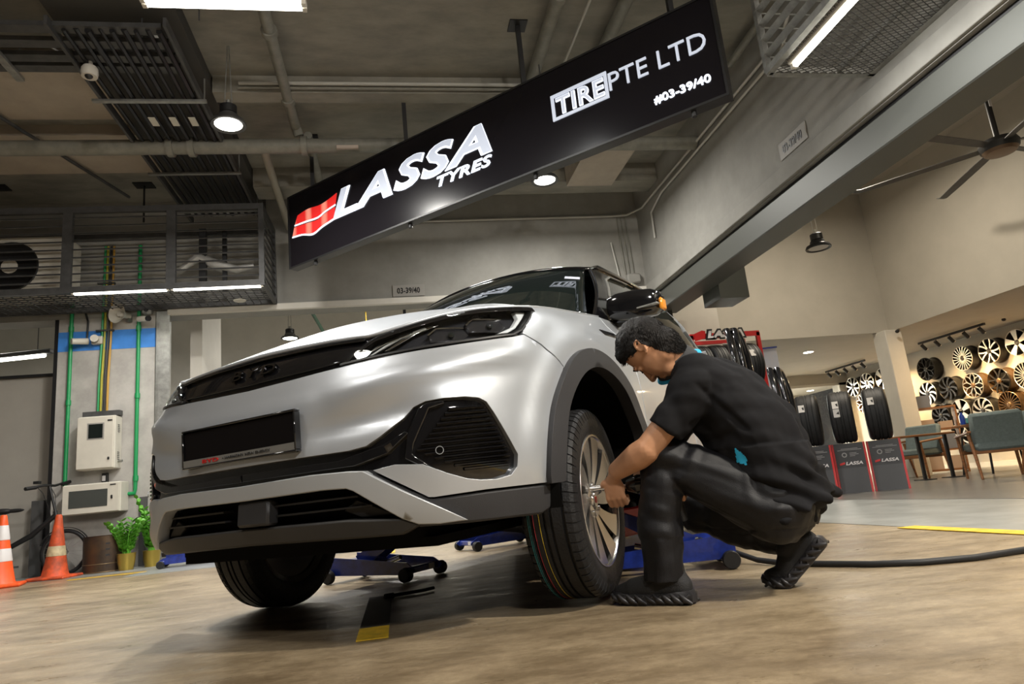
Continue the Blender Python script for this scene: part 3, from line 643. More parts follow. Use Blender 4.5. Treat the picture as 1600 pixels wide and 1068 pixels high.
SIL_BOT = [(1.078, .357), (.853, .359), (.691, .355), (.674, .357), (.600, .402), (.512, .455), (.581, .464), (.667, .455), (.738, .420), (.795, .398), (.84, .389), (.894, .386), (.943, .394), (.967, .418), (.973, .455), (.943, .515), (.905, .591), (.884, .627), (.861, .641), (.815, .648), (.746, .649), (.689, .645), (.65, .632), (.619, .602), (.541, .553), (.495, .530), (.435, .523), (0, .523)]
panel('bumper_cover', sym(SIL_TOP, ARF[1:]+SIL_BOT), M_SILVER, car, off=0, th=.03, res=.022, bev=.006)
# fender between lamp, arch, door seam and bonnet
def fend_top(t): return (1.232+.90*t, .981+.119*t**.9)
FT = [fend_top(t/14) for t in range(15)]
both('front_fender', [(1.098, .862), (1.105, .874), (1.160, .915), (1.207, .954), (1.236, .981)]+FT[1:]+[(2.13, .30), (2.035, .30)]+ring(AC, ARCH_O, -5, 129, 26)+[(1.268, .748), (1.178, .828)], M_SILVER, car, th=.025, res=.03)
both('fender_vent', [(1.879, .985), (1.90, .960), (2.10, .965), (2.125, .985), (2.10, .995)], M_GLOSSB, car, off=.006, th=.02, res=.05)
# arch claddings and lower trims
for c in (AC, AR2):
    cl = ring(c, ARCH_O+.004, 182, -6, 40)+ring(c, ARCH_I, -6, 182, 40)
    if c == AC: cl = [(1.078, .352), (1.128, .352)]+ring(c, ARCH_I, 181, -6, 40)+ring(c, ARCH_O+.004, -6, 178, 40)
    both('arch_cladding', cl, M_CLAD, car, off=.022, th=.05, res=.03, bev=.008)
CORN = [(.512, .447), (.600, .394), (.682, .351), (.853, .354), (1.08, .353), (1.126, .353), (1.128, .30), (1.112, .272), (1.077, .259), (.967, .262), (.787, .266), (.633, .272), (.585, .31), (.45, .42)]
both('bumper_corner', CORN, M_CLAD, car, off=-.006, th=.05, res=.03, bev=.008)
both('sill', [(2.03, .30), (2.13, .33), (3.72, .33), (3.80, .30), (3.76, .18), (2.06, .18)], M_CLAD, car, off=.012, th=.04, res=.06)
# skid frame, lower grille, lip
SKT = [(0, .460), (.31, .465), (.44, .461), (.487, .456), (.505, .444), (.60, .385), (.789, .276)]
SKB = [(.70, .275), (.634, .281), (.587, .303), (.448, .400), (.425, .410), (.34, .414), (0, .411)]
panel('skid_frame', sym(SKT, SKB), M_SATIN, car, off=.014, th=.045, res=.025, bev=.007)
panel('lower_grille', sym([(0, .425), (.46, .425), (.64, .29)], [(.60, .27), (0, .27)]), M_VOID, car, off=-.07, th=.02, res=.05, bev=0)
panel('lip', sym([(0, .322), (.407, .318), (.588, .303), (.64, .279)], [(.577, .255), (.263, .262), (0, .266)]), mat('dark lip plastic', (.035, .034, .033), .5, spec=.3), car, off=.008, th=.07, res=.03, bev=.01)
for z, e in ((.384, .445), (.352, .49)):
    both('grille_slat', [(.12, z-.003), (e, z-.003), (e, z+.003), (.12, z+.004)], M_BLACKP, car, off=-.015, th=.04, res=.04, bev=.001)
both('grille_end', [(.43, .375), (.56, .318), (.44, .318), (.38, .345)], M_BLACKP, car, off=-.03, th=.02, res=.04)
MB().box(P3(0.048, .366)+Vector((.012, 0, 0)), (.05, .145, .080), rot=(0, R(6), 0), bev=.008).obj('radar_block', mat('grey radar cover', (.022, .022, .024), .5), car)
# black centre band and the side intakes
BAND = sym([(0, .545), (.46, .545), (.60, .625), (.655, .662), (.70, .668), (.87, .664), (.905, .64), (.99, .46), (.985, .40)], [(.95, .375), (.88, .368), (.79, .38), (.70, .405), (.64, .43), (.56, .445), (.49, .43), (0, .44)])
panel('bumper_band', BAND, M_GLOSSB, car, off=-.02, th=.02, res=.03, sc=False, bev=0)
both('band_ridge', [(0.003, .497), (.40, .497), (.55, .527), (.62, .56), (.63, .553), (.56, .50), (.45, .475), (0.003, .473)], M_GLOSSB, car, off=-.002, th=.03, res=.03, sc=False, bev=.006)
for sgn in (1, -1):
    vs = MB()
    for k in range(14):
        z = .425+.0145*k; L = .65+max(0, (z-.495))*.93 if z > .495 else .65+(.495-z)*2.0
        Rr = .955-max(0, z-.45)*.47 if z > .45 else .945
        n = 16
        for i in range(n):
            for (s0, s1) in (((L+(Rr-L)*i/n), (L+(Rr-L)*(i+1)/n)),):
                q = [P3(s0*sgn, z, -.004), P3(s1*sgn, z, -.004), P3(s1*sgn, z+.004, -.004), P3(s0*sgn, z+.004, -.004), P3(s0*sgn, z-.003, -.022), P3(s1*sgn, z-.003, -.022), P3(s1*sgn, z+.008, -.022), P3(s0*sgn, z+.008, -.022)]
                vs.add(q, [(0, 1, 2, 3), (4, 5, 1, 0), (3, 2, 6, 7)])
    vs.obj('intake_grille', M_GLOSSB, car)
    c = P3(.72*sgn, .491, .0); mb = MB(); nrm = (P3(.72*sgn, .491, .05)-c).normalized(); q = nrm.to_track_quat('Z', 'Y').to_matrix()
    mb.lathe([(.0125, 0), (.0125, .003), (.011, .003), (.011, 0)], 20); mb.v = [tuple(q@Vector(v)+c) for v in mb.v]; mb.obj('parking_sensor', M_SATIN, car)
both('intake_surround', [(.667, .628), (.69, .640), (.745, .644), (.75, .632), (.70, .622), (.645, .52), (.636, .49), (.72, .425), (.70, .424), (.612, .478), (.625, .55)], M_GLOSSB, car, off=-.004, th=.02, res=.03, sc=False)
# grille band between the lamps with its dark letters
GT = [(0, .906), (.173, .905), (.342, .899), (.449, .894), (.510, .890)]
panel('upper_grille', sym(GT, [(.46, .852), (.41, .800), (.276, .792), (.113, .785), (0, .782)]), M_GLOSSB, car, off=-.010, th=.03, res=.03, sc=False, bev=.003)
panel('grille_trim', sym([(0, .806), (.27, .812), (.40, .817)], [(.395, .811), (.27, .805), (0, .799)]), M_GLOSSB, car, off=.004, th=.02, res=.03, sc=False, bev=.002)
panel('grille_trim', sym([(0, .897), (.34, .891), (.48, .884)], [(.48, .876), (.34, .883), (0, .888)]), M_GLOSSB, car, off=.006, th=.02, res=.03, sc=False, bev=.003)
text_obj('grille_lettering', 'BYD', lambda u, v, t: P3(u, v, -.006+t), -.11, .11, .832, .868, .009, mat('dark chrome', (.12, .12, .125), .2, 1), car, .01, 0, 1.25)
# headlamps
HLB = [(.399, .797), (.514, .809), (.639, .815), (.767, .822), (.905, .834), (1.048, .850), (1.098, .871), (1.159, .915), (1.206, .954)]
HLT = [(1.232, .981), (1.093, .972), (.978, .966), (.888, .958), (.798, .947), (.70, .929), (.601, .908), (.519, .888), (.461, .851)]
for sgn, tr in ((1, lambda p: p), (-1, mirror)):
    def fnl(s, z, o): return P3(s, z, o)
    hs = panel('headlamp_housing', tr(HLB+HLT), mat('dark lamp housing', (.035, .035, .04), .25, .3), car, off=-.045, th=.015, res=.04, sc=False, bev=0)
    panel('lamp_cover', tr(HLB+HLT), M_CLEAR, car, off=.004, th=.004, res=.025, sc=False, bev=0)
    rim = HLB+HLT
    for nm, ed, w, mm in (('lamp_rim', [(.399, .800), (.639, .817), (.905, .836), (1.048, .852), (1.094, .871), (1.155, .915), (1.203, .954)], .009, M_BLK), ('lamp_brow', [(.47, .853), (.519, .884), (.601, .904), (.70, .925), (.798, .943), (.888, .954), (.978, .962), (1.093, .968), (1.225, .976)], .016, M_GLOSSB)):
        low = [(s, z+(w if nm == 'lamp_rim' else -w)) for s, z in ed]
        panel(nm, tr(ed+low[::-1] if nm == 'lamp_rim' else low+ed[::-1]), mm, hs, off=.006, th=.045, res=.03, sc=False, bev=.002)
    # white corner reflector, light guides, two projector pods
    panel('lamp_reflector', tr([(1.00, .862), (1.045, .866), (1.09, .885), (1.145, .925), (1.185, .955), (1.13, .953), (1.125, .925), (1.08, .89)]), mat('white lamp reflector', (.8, .82, .83), .35), hs, off=-.015, th=.02, res=.03, sc=False, bev=.003)
    for k in range(3):
        d = .055*k; panel('light_guide', tr([(.44+d, .812+.01*k), (.455+d, .812+.01*k), (.56+d, .858+.012*k), (.66+d, .885+.012*k), (.652+d, .892+.012*k), (.545+d, .866+.012*k)]), M_CHROME if k != 1 else M_STEEL, hs, off=-.012-.004*k, th=.012, res=.03, sc=False, bev=.002)
    for (s0, z0) in ((.80, .862), (.97, .892)):
        panel('projector_pod', tr([(s0-.075, z0-.022), (s0+.05, z0-.022), (s0+.085, z0-.002), (s0+.07, z0+.022), (s0-.04, z0+.026), (s0-.08, z0+.006)]), mat('smoked chrome', (.10, .10, .11), .15, .8), hs, off=-.022, th=.02, res=.03, sc=False, bev=.004)
        panel('pod_trim', tr([(s0-.08, z0+.006), (s0-.045, z0+.029), (s0+.07, z0+.025), (s0+.072, z0+.029), (s0-.048, z0+.035), (s0-.088, z0+.008)]), M_CHROME, hs, off=-.012, th=.02, res=.03, sc=False, bev=.001)
        c = P3((s0+.005)*sgn, z0, -.012); MB().ball(c-Vector((-.006, 0, 0)), .012, 16).obj('projector_lens', M_GLASSD, hs)
# number plate with its dealer strip
pl = MB(); X = -.902
pl.box((X+.012, 0, .607), (.02, .535, .128), bev=.004); plo = pl.obj('number_plate', mat('black plate', (.006, .005, .0055), .6, spec=.08), car)
fm = MB()
for (y0, y1, z0, z1) in ((-.272, .272, .670, .677), (-.272, .272, .543, .550), (-.272, -.265, .55, .67), (.265, .272, .55, .67)): fm.bb(X-.006, X+.02, y0, y1, z0, z1, bev=.002)
fm.obj('plate_frame', M_GLOSSB, plo)
MB().bb(X-.004, X+.0, -.266, .266, .550, .573).obj('dealer_strip', mat('brushed strip', (.30, .30, .29), .4, .6), plo)
fpl = lambda u, v, t: Vector((X-.0045-t, -u, v))
text_obj('strip_lettering', 'BYD', fpl, -.165, -.085, .5555, .568, .002, M_RED, plo, .03, 0, 1.1)
text_obj('strip_lettering', '\u2022 HARMONY NEW ENERGY', fpl, -.065, .16, .557, .5665, .002, mat('strip ink', (.04, .04, .04), .5), plo, .01)

# bonnet
def hood_pt(u, t):
    a = abs(u); sg_ = 1 if u >= 0 else -1
    sN = a*1.232; zN = float(np.interp(sN, [0, .45, .5, .6, .8, .98, 1.232], [.908, .896, .892, .910, .950, .970, .981])); N = P3(sN, zN, .004)
    cx = .28+.30*a**2.2; cz = 1.20-.10*a**2; cy = a*.7646
    E = P3(*fend_top(t), 0)
    Cc = Vector((cx, -cy, cz)); p = 1.65-.45*a
    x = N.x+(Cc.x-N.x)*t; y = N.y+(Cc.y-N.y)*t; z = N.z+(Cc.z-N.z)*(1-(1-t)**p)
    w = sstep((a-.72)/.28); q = Vector((x, y, z)); q = q.lerp(E, w) if a > .72 else q
    z2 = .010*math.exp(-((a-.62)/.09)**2)*math.sin(PI*t)
    return Vector((q.x, q.y*sg_, q.z+z2))
def grid(name, fn, nu, nv, m, parent, th=.0, close=None):
    vs = [fn(i/nu, j/nv) for j in range(nv+1) for i in range(nu+1)]; W = nu+1
    fs = [(j*W+i, j*W+i+1, (j+1)*W+i+1, (j+1)*W+i) for j in range(nv) for i in range(nu)]
    mb = MB(); mb.add(vs, fs); o = mb.obj(name, m, parent, True, 50)
    if th: s = o.modifiers.new('s', 'SOLIDIFY'); s.thickness = th; s.offset = 0
    return o
grid('bonnet', lambda u, v: hood_pt(u*2-1, v), 60, 36, M_SILVER, car, .012)
# greenhouse
def cowl(a): return Vector((.28+.30*abs(a)**2.2, -a*.7646, 1.20-.10*a*a))
def rooff(a): return Vector((1.02+.05*abs(a)**2, -a*.59, 1.565-.075*abs(a)**2.2))
def wind(u, v, o=0):
    a = u*2-1; p = cowl(a).lerp(rooff(a), v); b = math.sin(PI*v)*.018*(1-.3*a*a); return p+Vector((-b-o, 0, b*.6+o*.6))
grid('windscreen', lambda u, v: wind(.02+.96*u, v*.985+.005), 30, 16, M_GLASSD, car, .006)
def gside(a, b, o=0, sg_=1):
    xb = .58+2.72*a; xt = 1.07+1.95*a; zb = 1.10+.09*a; zt = 1.49+.10*math.sin(PI*min(1, a*.8+.12))*.5-.10*max(0, a-.6)
    if a < .0001: zt = 1.49
    x = xb+(xt-xb)*b; bulge = .028*math.sin(PI*b); y = .765+(.60-.765)*b+bulge+o; y *= 1-.12*max(0, a-.75)/.25
    return Vector((x, -y*sg_, zb+(zt-zb)*b))
for sg_ in (1, -1):
    fn = lambda a, b, o, q=sg_: gside(a, b, o, q)
    panel('side_window', [(.03, .0), (.99, 0), (.99, .97), (.01, .97)], M_GLASSD, car, off=-.006, th=.01, res=.05, fn=fn, bev=0)
    panel('front_pillar', [(-.005, -.02), (.085, -.02), (.062, .45), (.075, .80), (.13, .93), (.30, .95), (.30, 1.03), (-.005, 1.03)], M_GLOSSB, car, off=.006, th=.02, res=.035, fn=fn, bev=.004)
    panel('roof_rail', [(.02, 1.0), (.9, 1.0), (.88, 1.09), (.05, 1.09)], M_GLOSSB, car, off=.02, th=.04, res=.05, fn=fn, bev=.008)
    panel('window_trim', [(.06, -.03), (.97, -.03), (.97, .035), (.07, .035)], M_CHROME, car, off=.010, th=.015, res=.05, fn=fn, bev=.002)
    panel('window_trim', [(.085, .03), (.094, .03), (.071, .45), (.083, .78), (.135, .90), (.30, .93), (.30, .95), (.125, .925), (.072, .79), (.060, .45)], M_STEEL, car, off=.012, th=.015, res=.04, fn=fn, bev=.001)
    panel('centre_pillar', [(.43, 0), (.475, 0), (.46, 1), (.40, 1)], M_GLOSSB, car, off=.004, th=.015, res=.06, fn=fn, bev=.002)
    panel('rear_pillar', [(.74, .4), (.80, 0), (1.0, 0), (1.0, 1), (.80, 1), (.78, .7)], M_SATIN, car, off=.008, th=.02, res=.05, fn=fn, bev=.003)
def roof(u, v):
    a = u*2-1; f = rooff(a); b = gside(1, 1, 0, 1); bz = b.z+.05*(1-a*a); bk = Vector((3.02, a*abs(b.y)*-1, bz))
    p = f.lerp(bk, v); s = gside(v, 1.0, 0, 1); edge = s.z; p.z = edge+(1-abs(a)**2.4)*.075; p.y = -a*(abs(s.y)+.0); p.x = f.x+(bk.x-f.x)*v
    return p
grid('roof', roof, 24, 24, M_GLOSSB, car, .02)
grid('tailgate', lambda u, v: Vector((3.30+.0*v, 0, 0)).lerp(Vector((3.02, 0, 0)), v)+Vector((.12*math.cos((u-.5)*PI)*.6, -(u*2-1)*(.70-.12*v), 1.17+(.31+.05*(1-(2*u-1)**2))*v)), 16, 12, M_GLASSD, car, .01)
# doors, rear quarter and tail
DOORTOP = lambda s: 1.10+.085*min(1, (s-2.13)/2.2)
def topline(a, b, n=10): return [(a+(b-a)*i/n, DOORTOP(a+(b-a)*i/n)) for i in range(n+1)]
both('front_door', [(2.138, .33)]+topline(2.138, 3.04)+[(3.04, .33)], M_SILVER, car, th=.02, res=.05)
both('rear_door', [(3.048, .33)]+topline(3.048, 3.90)+[(3.90, .80), (3.82, .62), (3.775, .45), (3.75, .33)], M_SILVER, car, th=.02, res=.05)
both('rear_quarter', [(3.908, .795)]+topline(3.908, 4.55)+[(SMAX-.5, 1.17), (SMAX-.5, .33), (4.76, .33)]+ring(AR2, ARCH_O, 0, 140, 24), M_SILVER, car, th=.02, res=.06)
panel('rear_bumper', [(SMAX-.5, 1.17), (SMAX-.002, 1.17), (SMAX-.002, .25), (SMAX-.5, .25)], M_SILVER, car, th=.02, res=.08, sc=False); panel('rear_bumper', mirror([(SMAX-.5, 1.17), (SMAX-.002, 1.17), (SMAX-.002, .25), (SMAX-.5, .25)]), M_SILVER, car, th=.02, res=.08, sc=False)
grid('rear_deck', lambda u, v: Vector((2.9+.62*v, -(u*2-1)*(.78-.1*v), 1.175)), 8, 4, M_SILVER, car, .02)
for s in (2.45, 3.35): both('door_handle', [(s+.38, .955), (s+.55, .955), (s+.55, .975), (s+.38, .975)], M_SATIN, car, off=.03, th=.02, res=.04)
# mirrors
for q in (1, -1):
    mb = MB(); n = 20; prof = [(.775, .03, .03), (.785, .055, .045), (.83, .07, .058), (.92, .074, .062), (1.0, .066, .055), (1.035, .045, .040), (1.048, .015, .012)]
    vs = []
    for (y, hz, hx) in prof:
        for k in range(n):
            a = 2*PI*k/n; cx, cz = math.cos(a), math.sin(a); e = .55
            vs.append(((.80+(y-.9)*.22)+math.copysign(abs(cx)**e, cx)*hx*1.1, -y*q, 1.165+math.copysign(abs(cz)**e, cz)*hz-.01*(y-.9)))
    fs = [(i*n+k, i*n+(k+1) % n, (i+1)*n+(k+1) % n, (i+1)*n+k) for i in range(len(prof)-1) for k in range(n)]+[tuple(range(n)), tuple((len(prof)-1)*n+k for k in range(n))]
    mb.add(vs, fs); o = mb.obj('wing_mirror', M_GLOSSB, car)
    MB().box((.755, -.93*q, 1.135), (.03, .23, .008), rot=(0, 0, -q*.2), bev=.002).obj('mirror_seam', M_STEEL, o)
    MB().box((.80, -1.045*q, 1.14), (.07, .02, .06), bev=.008).obj('turn_lamp', mat('amber lens', (.8, .30, .03), .2), o)
    MB().tube([(.84, -.72*q, 1.09), (.83, -.80*q, 1.105), (.82, -.88*q, 1.12)], [.03, .028, .03], 12).obj('mirror_arm', M_GLOSSB, o)
# windscreen sticker and wiper
def wpt(u, v, o): return wind(u, v, o)
mb = MB(); q = [wpt(.945, .70, .008), wpt(.975, .70, .008), wpt(.975, .77, .008), wpt(.915, .77, .008), wpt(.915, .70, .008)]
mb.add([wpt(.905, .70, .008), wpt(.965, .70, .008), wpt(.965, .76, .008), wpt(.905, .76, .008), wpt(.905, .70, .006), wpt(.965, .70, .006), wpt(.965, .76, .006), wpt(.905, .76, .006)], [(0, 1, 2, 3), (4, 5, 6, 7), (0, 1, 5, 4), (1, 2, 6, 5), (2, 3, 7, 6), (3, 0, 4, 7)]); mb.obj('windscreen_sticker', mat('pale sticker', (.55, .58, .68), .5), car)
MB().tube([wpt(.86, .03, .02), wpt(.60, .05, .025), wpt(.40, .07, .02)], .008, 6).obj('wiper', M_BLK, car)
# underbody, wheel wells
MB().bb(-.66, 3.3, -.60, .60, .205, .235).bb(.45, 2.3, -.85, .85, .20, .235).bb(-.70, -.45, -.55, .55, .235, .27).obj('undertray', M_VOID, car, False)
for c in (0, 2.72):
    for q in (1, -1): MB().lathe([(.43, .93*-q), (.43, .55*-q), (.02, .55*-q)], 30, 'y', (c, 0, .38), a0=-.25, a1=PI+.25).obj('wheel_well', M_VOID, car)
MB().bb(.05, 1.1, -.54, .54, .25, .8).bb(-.55, .1, -.40, .40, .26, .62).obj('engine_bay', M_VOID, car, False)

# wheels
def tyre_prof(Ro, W, Ri):
    h = W/2; return [(Ri, -h*.80), (Ri+.012, -h*.88), (Ri+.03, -h*.96), ((Ro+Ri)/2, -h*1.0), (Ro-.035, -h*.95), (Ro-.014, -h*.86), (Ro-.006, -h*.76), (Ro-.002, -h*.62), (Ro-.002, -h*.56), (Ro-.009, -h*.555), (Ro-.009, -h*.48), (Ro, -h*.475), (Ro+.001, -h*.16), (Ro-.008, -h*.155), (Ro-.008, -h*.07), (Ro+.001, -h*.065), (Ro+.001, h*.065), (Ro-.008, h*.07), (Ro-.008, h*.155), (Ro+.001, h*.16), (Ro, h*.475), (Ro-.009, h*.48), (Ro-.009, h*.555), (Ro-.002, h*.56), (Ro-.002, h*.62), (Ro-.006, h*.76), (Ro-.014, h*.86), (Ro-.035, h*.95), ((Ro+Ri)/2, h*1.0), (Ri+.03, h*.96), (Ri+.012, h*.88), (Ri, h*.80)]
def tyre_mesh(Ro=.347, W=.215, Ri=.232, n=96, blocks=True):
    mb = MB(); mb.lathe(tyre_prof(Ro, W, Ri), n, 'y', closed=True)
    if blocks:                                           # sipes: thin raised shoulder blocks
        for side in (-1, 1):
            for k in range(64):
                a = 2*PI*k/64; da = 2*PI/64*.40; h = W/2; vs = []
                for (r, y) in ((Ro-.004, .60), (Ro-.009, .80), (Ro-.020, .90), (Ro-.045, .965)):
                    for s_ in (-1, 1):
                        for lift in (0, .0055):
                            aa = a+s_*da+(y-.6)*.06; vs.append(((r+lift)*math.cos(aa), side*h*y*(1+(.01 if lift and y > .85 else 0)), (r+lift)*math.sin(aa)))
                fs = []
                for i in range(3): b = i*4; fs += [(b+1, b+3, b+7, b+5), (b, b+1, b+5, b+4), (b+3, b+2, b+6, b+7)]
                fs += [(0, 2, 3, 1), (12, 13, 15, 14)]; mb.add(vs, fs)
    return mb
def spoke(mb, a0, r0, w0, a1, r1, w1, y0, y1, th, mi=0, n=6, crown=.0):
    """one curved spoke from hub to rim in the wheel plane (axis y, outer face at -y)"""
    L, Rr, Lb, Rb = [], [], [], []
    for i in range(n+1):
        t = i/n; r = r0+(r1-r0)*t; a = a0+(a1-a0)*t**1.3; w = w0+(w1-w0)*t; y = y0+(y1-y0)*t-crown*math.sin(PI*t)
        ca, sa = math.cos(a), math.sin(a); tx, tz = -sa, ca
        L.append((r*ca+tx*w/2, y, r*sa+tz*w/2)); Rr.append((r*ca-tx*w/2, y, r*sa-tz*w/2)); Lb.append((r*ca+tx*w*.42, y+th, r*sa+tz*w*.42)); Rb.append((r*ca-tx*w*.42, y+th, r*sa-tz*w*.42))
    vs = L+Rr+Lb+Rb; m = n+1; fs = []
    for i in range(n): fs += [(i, i+1, m+i+1, m+i), (2*m+i, 3*m+i, 3*m+i+1, 2*m+i+1), (i, 2*m+i, 2*m+i+1, i+1), (m+i, m+i+1, 3*m+i+1, 3*m+i)]
    fs += [(0, m, 3*m, 2*m), (n, 2*m+n, 3*m+n, m+n)]; mb.add(vs, fs, mi)
def car_wheel(x, y, z, side, steer, stripes=False):
    W = .215; tm = tyre_mesh(); o = tm.obj('wheel', M_TYRE, car, True, 30); o.location = (x, y, z); o.rotation_euler = (0, 0, steer+(0 if side > 0 else PI))
    for (yy, mm) in () if not stripes else ((.030, mat('yellow tread stripe', (.75, .55, .03), .6)), (.052, mat('dark red tread stripe', (.35, .03, .04), .6)), (.066, mat('teal tread stripe', (.03, .25, .25), .6)), (.072, mat('teal tread stripe', (.03, .25, .25), .6))):
        MB().lathe([(.3465, yy), (.3485, yy+.0002), (.3485, yy+.0010), (.3465, yy+.0012)], 96, 'y').obj('tread_stripe', mm, o)
    rb = MB().lathe([(.236, -.085), (.243, -.092), (.247, -.094), (.245, -.099), (.238, -.099), (.228, -.086), (.220, -.06), (.218, .08), (.245, .095)], 72, 'y'); rb.obj('rim', M_ALLOY, o)
    MB().lathe([(.2265, -.080), (.217, -.058), (.214, .07), (.06, .05), (.06, -.03), (.03, -.03)], 48, 'y').obj('rim_barrel', M_DARKALLOY, o)
    MB().lathe([(.03, .0), (.165, .0), (.165, .02), (.03, .02)], 48, 'y', (0, .01, 0)).obj('brake_disc', M_STEEL, o)
    sp = MB(); bk = MB()
    for k in range(5):
        a = 2*PI*k/5+.25
        for q in (-1, 1):
            spoke(sp, a+q*.30, .050, .026, a+q*.285+.20, .236, .098, -.066, -.094, .018, 0, 12, .002)
        spoke(sp, a-.02, .034, .050, a+.02, .072, .062, -.070, -.069, .016, 0, 3)
        spoke(bk, a, .05, .03, a+.20, .229, .10, -.050, -.075, .02, 0, 8)
    for k in range(10): spoke(bk, 2*PI*k/10, .06, .05, 2*PI*k/10+.18, .20, .05, -.045, -.060, .02, 0, 6)
    sp.obj('machined_spokes', M_ALLOY, o, True, 25); bk.obj('spoke_backing', M_DARKALLOY, o, True, 25)
    MB().lathe([(0, -.078), (.026, -.078), (.031, -.072), (.033, -.06), (.045, -.066), (.062, -.060), (.062, 0), (0, 0)], 40, 'y').obj('hub', M_ALLOY, o)
    MB().lathe([(0, -.0805), (.012, -.0800), (.013, -.077)], 20, 'y').obj('cap_emblem', M_RED, o)
    for k in range(5): a = 2*PI*k/5+.25+.3; MB().cyl((.052*math.cos(a), -.078, .052*math.sin(a)), (.052*math.cos(a), -.05, .052*math.sin(a)), .010, n=6).obj('wheel_nut', M_CHROME, o, False)
    return o
car_wheel(0, -.795, .268, 1, R(6), True); car_wheel(0, .795, .268, -1, R(6)); car_wheel(2.72, -.795, .262, 1, 0); car_wheel(2.72, .795, .262, -1, 0)
MB().cyl((0, -.66, .268), (0, .66, .268), .035).cyl((-.1, -.66, .2), (.3, 0, .22), .03).cyl((-.1, .66, .2), (.3, 0, .22), .03).cyl((.05, -.6, .3), (.05, -.6, .75), .04).cyl((.05, .6, .3), (.05, .6, .75), .04).obj('suspension', M_BLACKP, car)

# ---------------------------------------------------------------- mechanic
from mathutils import noise as mnoise
def organic(name, shapes, voxel, smooth, m, parent, post=None, origin=None):
    """blend overlapping tapered limbs and ellipsoids into one continuous skin"""
    mb = MB()
    for s in shapes:
        if s[0] == 'c':                                  # capsule
            _, a, b, r0, r1 = s; a, b = Vector(a), Vector(b); mb.tube([a, b], [r0, r1], 20); mb.ball(a, r0, 18); mb.ball(b, r1, 18)
        elif s[0] == 'f': _, a, b, r0, r1 = s; mb.tube([Vector(a), Vector(b)], [r0, r1], 24)
        elif s[0] == 'e': mb.ball(s[1], s[2], 22, 0, s[3] if len(s) > 3 else None)
    me = bpy.data.meshes.new(name); me.from_pydata([tuple(v) for v in mb.v], [], mb.f); o = bpy.data.objects.new(name, me); COL.objects.link(o)
    r = o.modifiers.new('r', 'REMESH'); r.mode = 'VOXEL'; r.voxel_size = voxel
    sm = o.modifiers.new('s', 'SMOOTH'); sm.factor = .5; sm.iterations = smooth
    dg = bpy.context.evaluated_depsgraph_get(); dg.update(); me2 = bpy.data.meshes.new_from_object(o.evaluated_get(dg)); bpy.data.objects.remove(o)
    me2.name = name
    if post:
        nr = [v.normal.copy() for v in me2.vertices]
        for v, q in zip(me2.vertices, nr): v.co = post(v.co.copy(), q)
    if origin is not None: me2.transform(Matrix.Translation(-Vector(origin)))
    me2.materials.clear()
    for mm in (m if isinstance(m, (list, tuple)) else [m]): me2.materials.append(mm)
    me2.polygons.foreach_set('use_smooth', [True]*len(me2.polygons)); me2.polygons.foreach_set('material_index', [0]*len(me2.polygons)); me2.update()
    o = bpy.data.objects.new(name, me2); COL.objects.link(o); o.parent = parent; return o
MO = Vector((1.08, 2.40, 0))
man = thing('person', 'person in black polo and black trousers crouching at the front wheel holding a wheel wrench', 'person', MO)
DF = Vector((.02, -.015, 0))
F_ = Vector((-.75, .66, 0)).normalized(); LT = Vector((.66, .75, 0)).normalized()      # facing, and his right
NW = Vector((.787, -.616, .011)).normalized()
Hc = Vector((.942, 2.352, .893)); Fh = (F_*.40+Vector((0, 0, -.90))+LT*.22).normalized(); Uh = (F_*.90+Vector((0, 0, .42))); Uh = (Uh-Fh*Uh.dot(Fh)).normalized(); Rh = Fh.cross(Uh)
HR = Matrix((Rh, Fh, Uh)).transposed()
def hd(r, f, u): return Hc+Rh*r+Fh*f+Uh*u
l_sho, l_elb, l_wri = Vector((1.035, 2.223, .718)), Vector((.862, 2.300, .525)), Vector((.782, 2.415, .465))
r_sho, r_elb, r_wri = Vector((1.20, 2.47, .76)), Vector((1.02, 2.60, .53)), Vector((.915, 2.545, .44))
T0 = Vector((.757, 2.515, .408))
def tool(t): return T0+NW*t
def hand(center_t, d, sp, rt, wrist, idx):
    """five curled fingers round the tool: d wrist-to-knuckle direction, idx = +-1 where the index finger lies along the tool"""
    n = NW*idx; d = (d-n*d.dot(n)).normalized(); p = n.cross(d)*sp; c = tool(center_t)-p*(rt+.020); S = []
    S += [('e', c, (.041, .043, .016), Matrix((n, d, p)).transposed()), ('e', c-d*.015, (.034, .040, .019), Matrix((n, d, p)).transposed()), ('c', wrist, c-d*.03, .027, .024)]
    for off, ln, rr in ((.030, .98, .0098), (.0105, 1.06, .0102), (-.010, 1.0, .0098), (-.029, .84, .0088)):
        b = c+n*off+d*.034; q = [b]; ang = 25
        for L_, a in ((.036*ln, 32), (.026*ln, 105), (.020*ln, 165)):
            v = d*math.cos(R(a))+p*math.sin(R(a)); q.append(q[-1]+v*L_)
        S += [('c', c+n*off*.8-d*.005, q[0], rr*1.1, rr*1.15), ('c', q[0], q[1], rr*1.12, rr), ('c', q[1], q[2], rr, rr*.93), ('c', q[2], q[3], rr*.93, rr*.82)]
    b = c-d*.022+n*.034; q = [b, b+n*.016+p*.022+d*.010, b+n*.014+p*.046+d*.022, b+n*.004+p*.058+d*.040]
    S += [('c', c-d*.02+n*.01, q[0], .016, .014), ('c', q[0], q[1], .014, .0115), ('c', q[1], q[2], .0115, .0105), ('c', q[2], q[3], .0105, .009)]
    return S
body = []
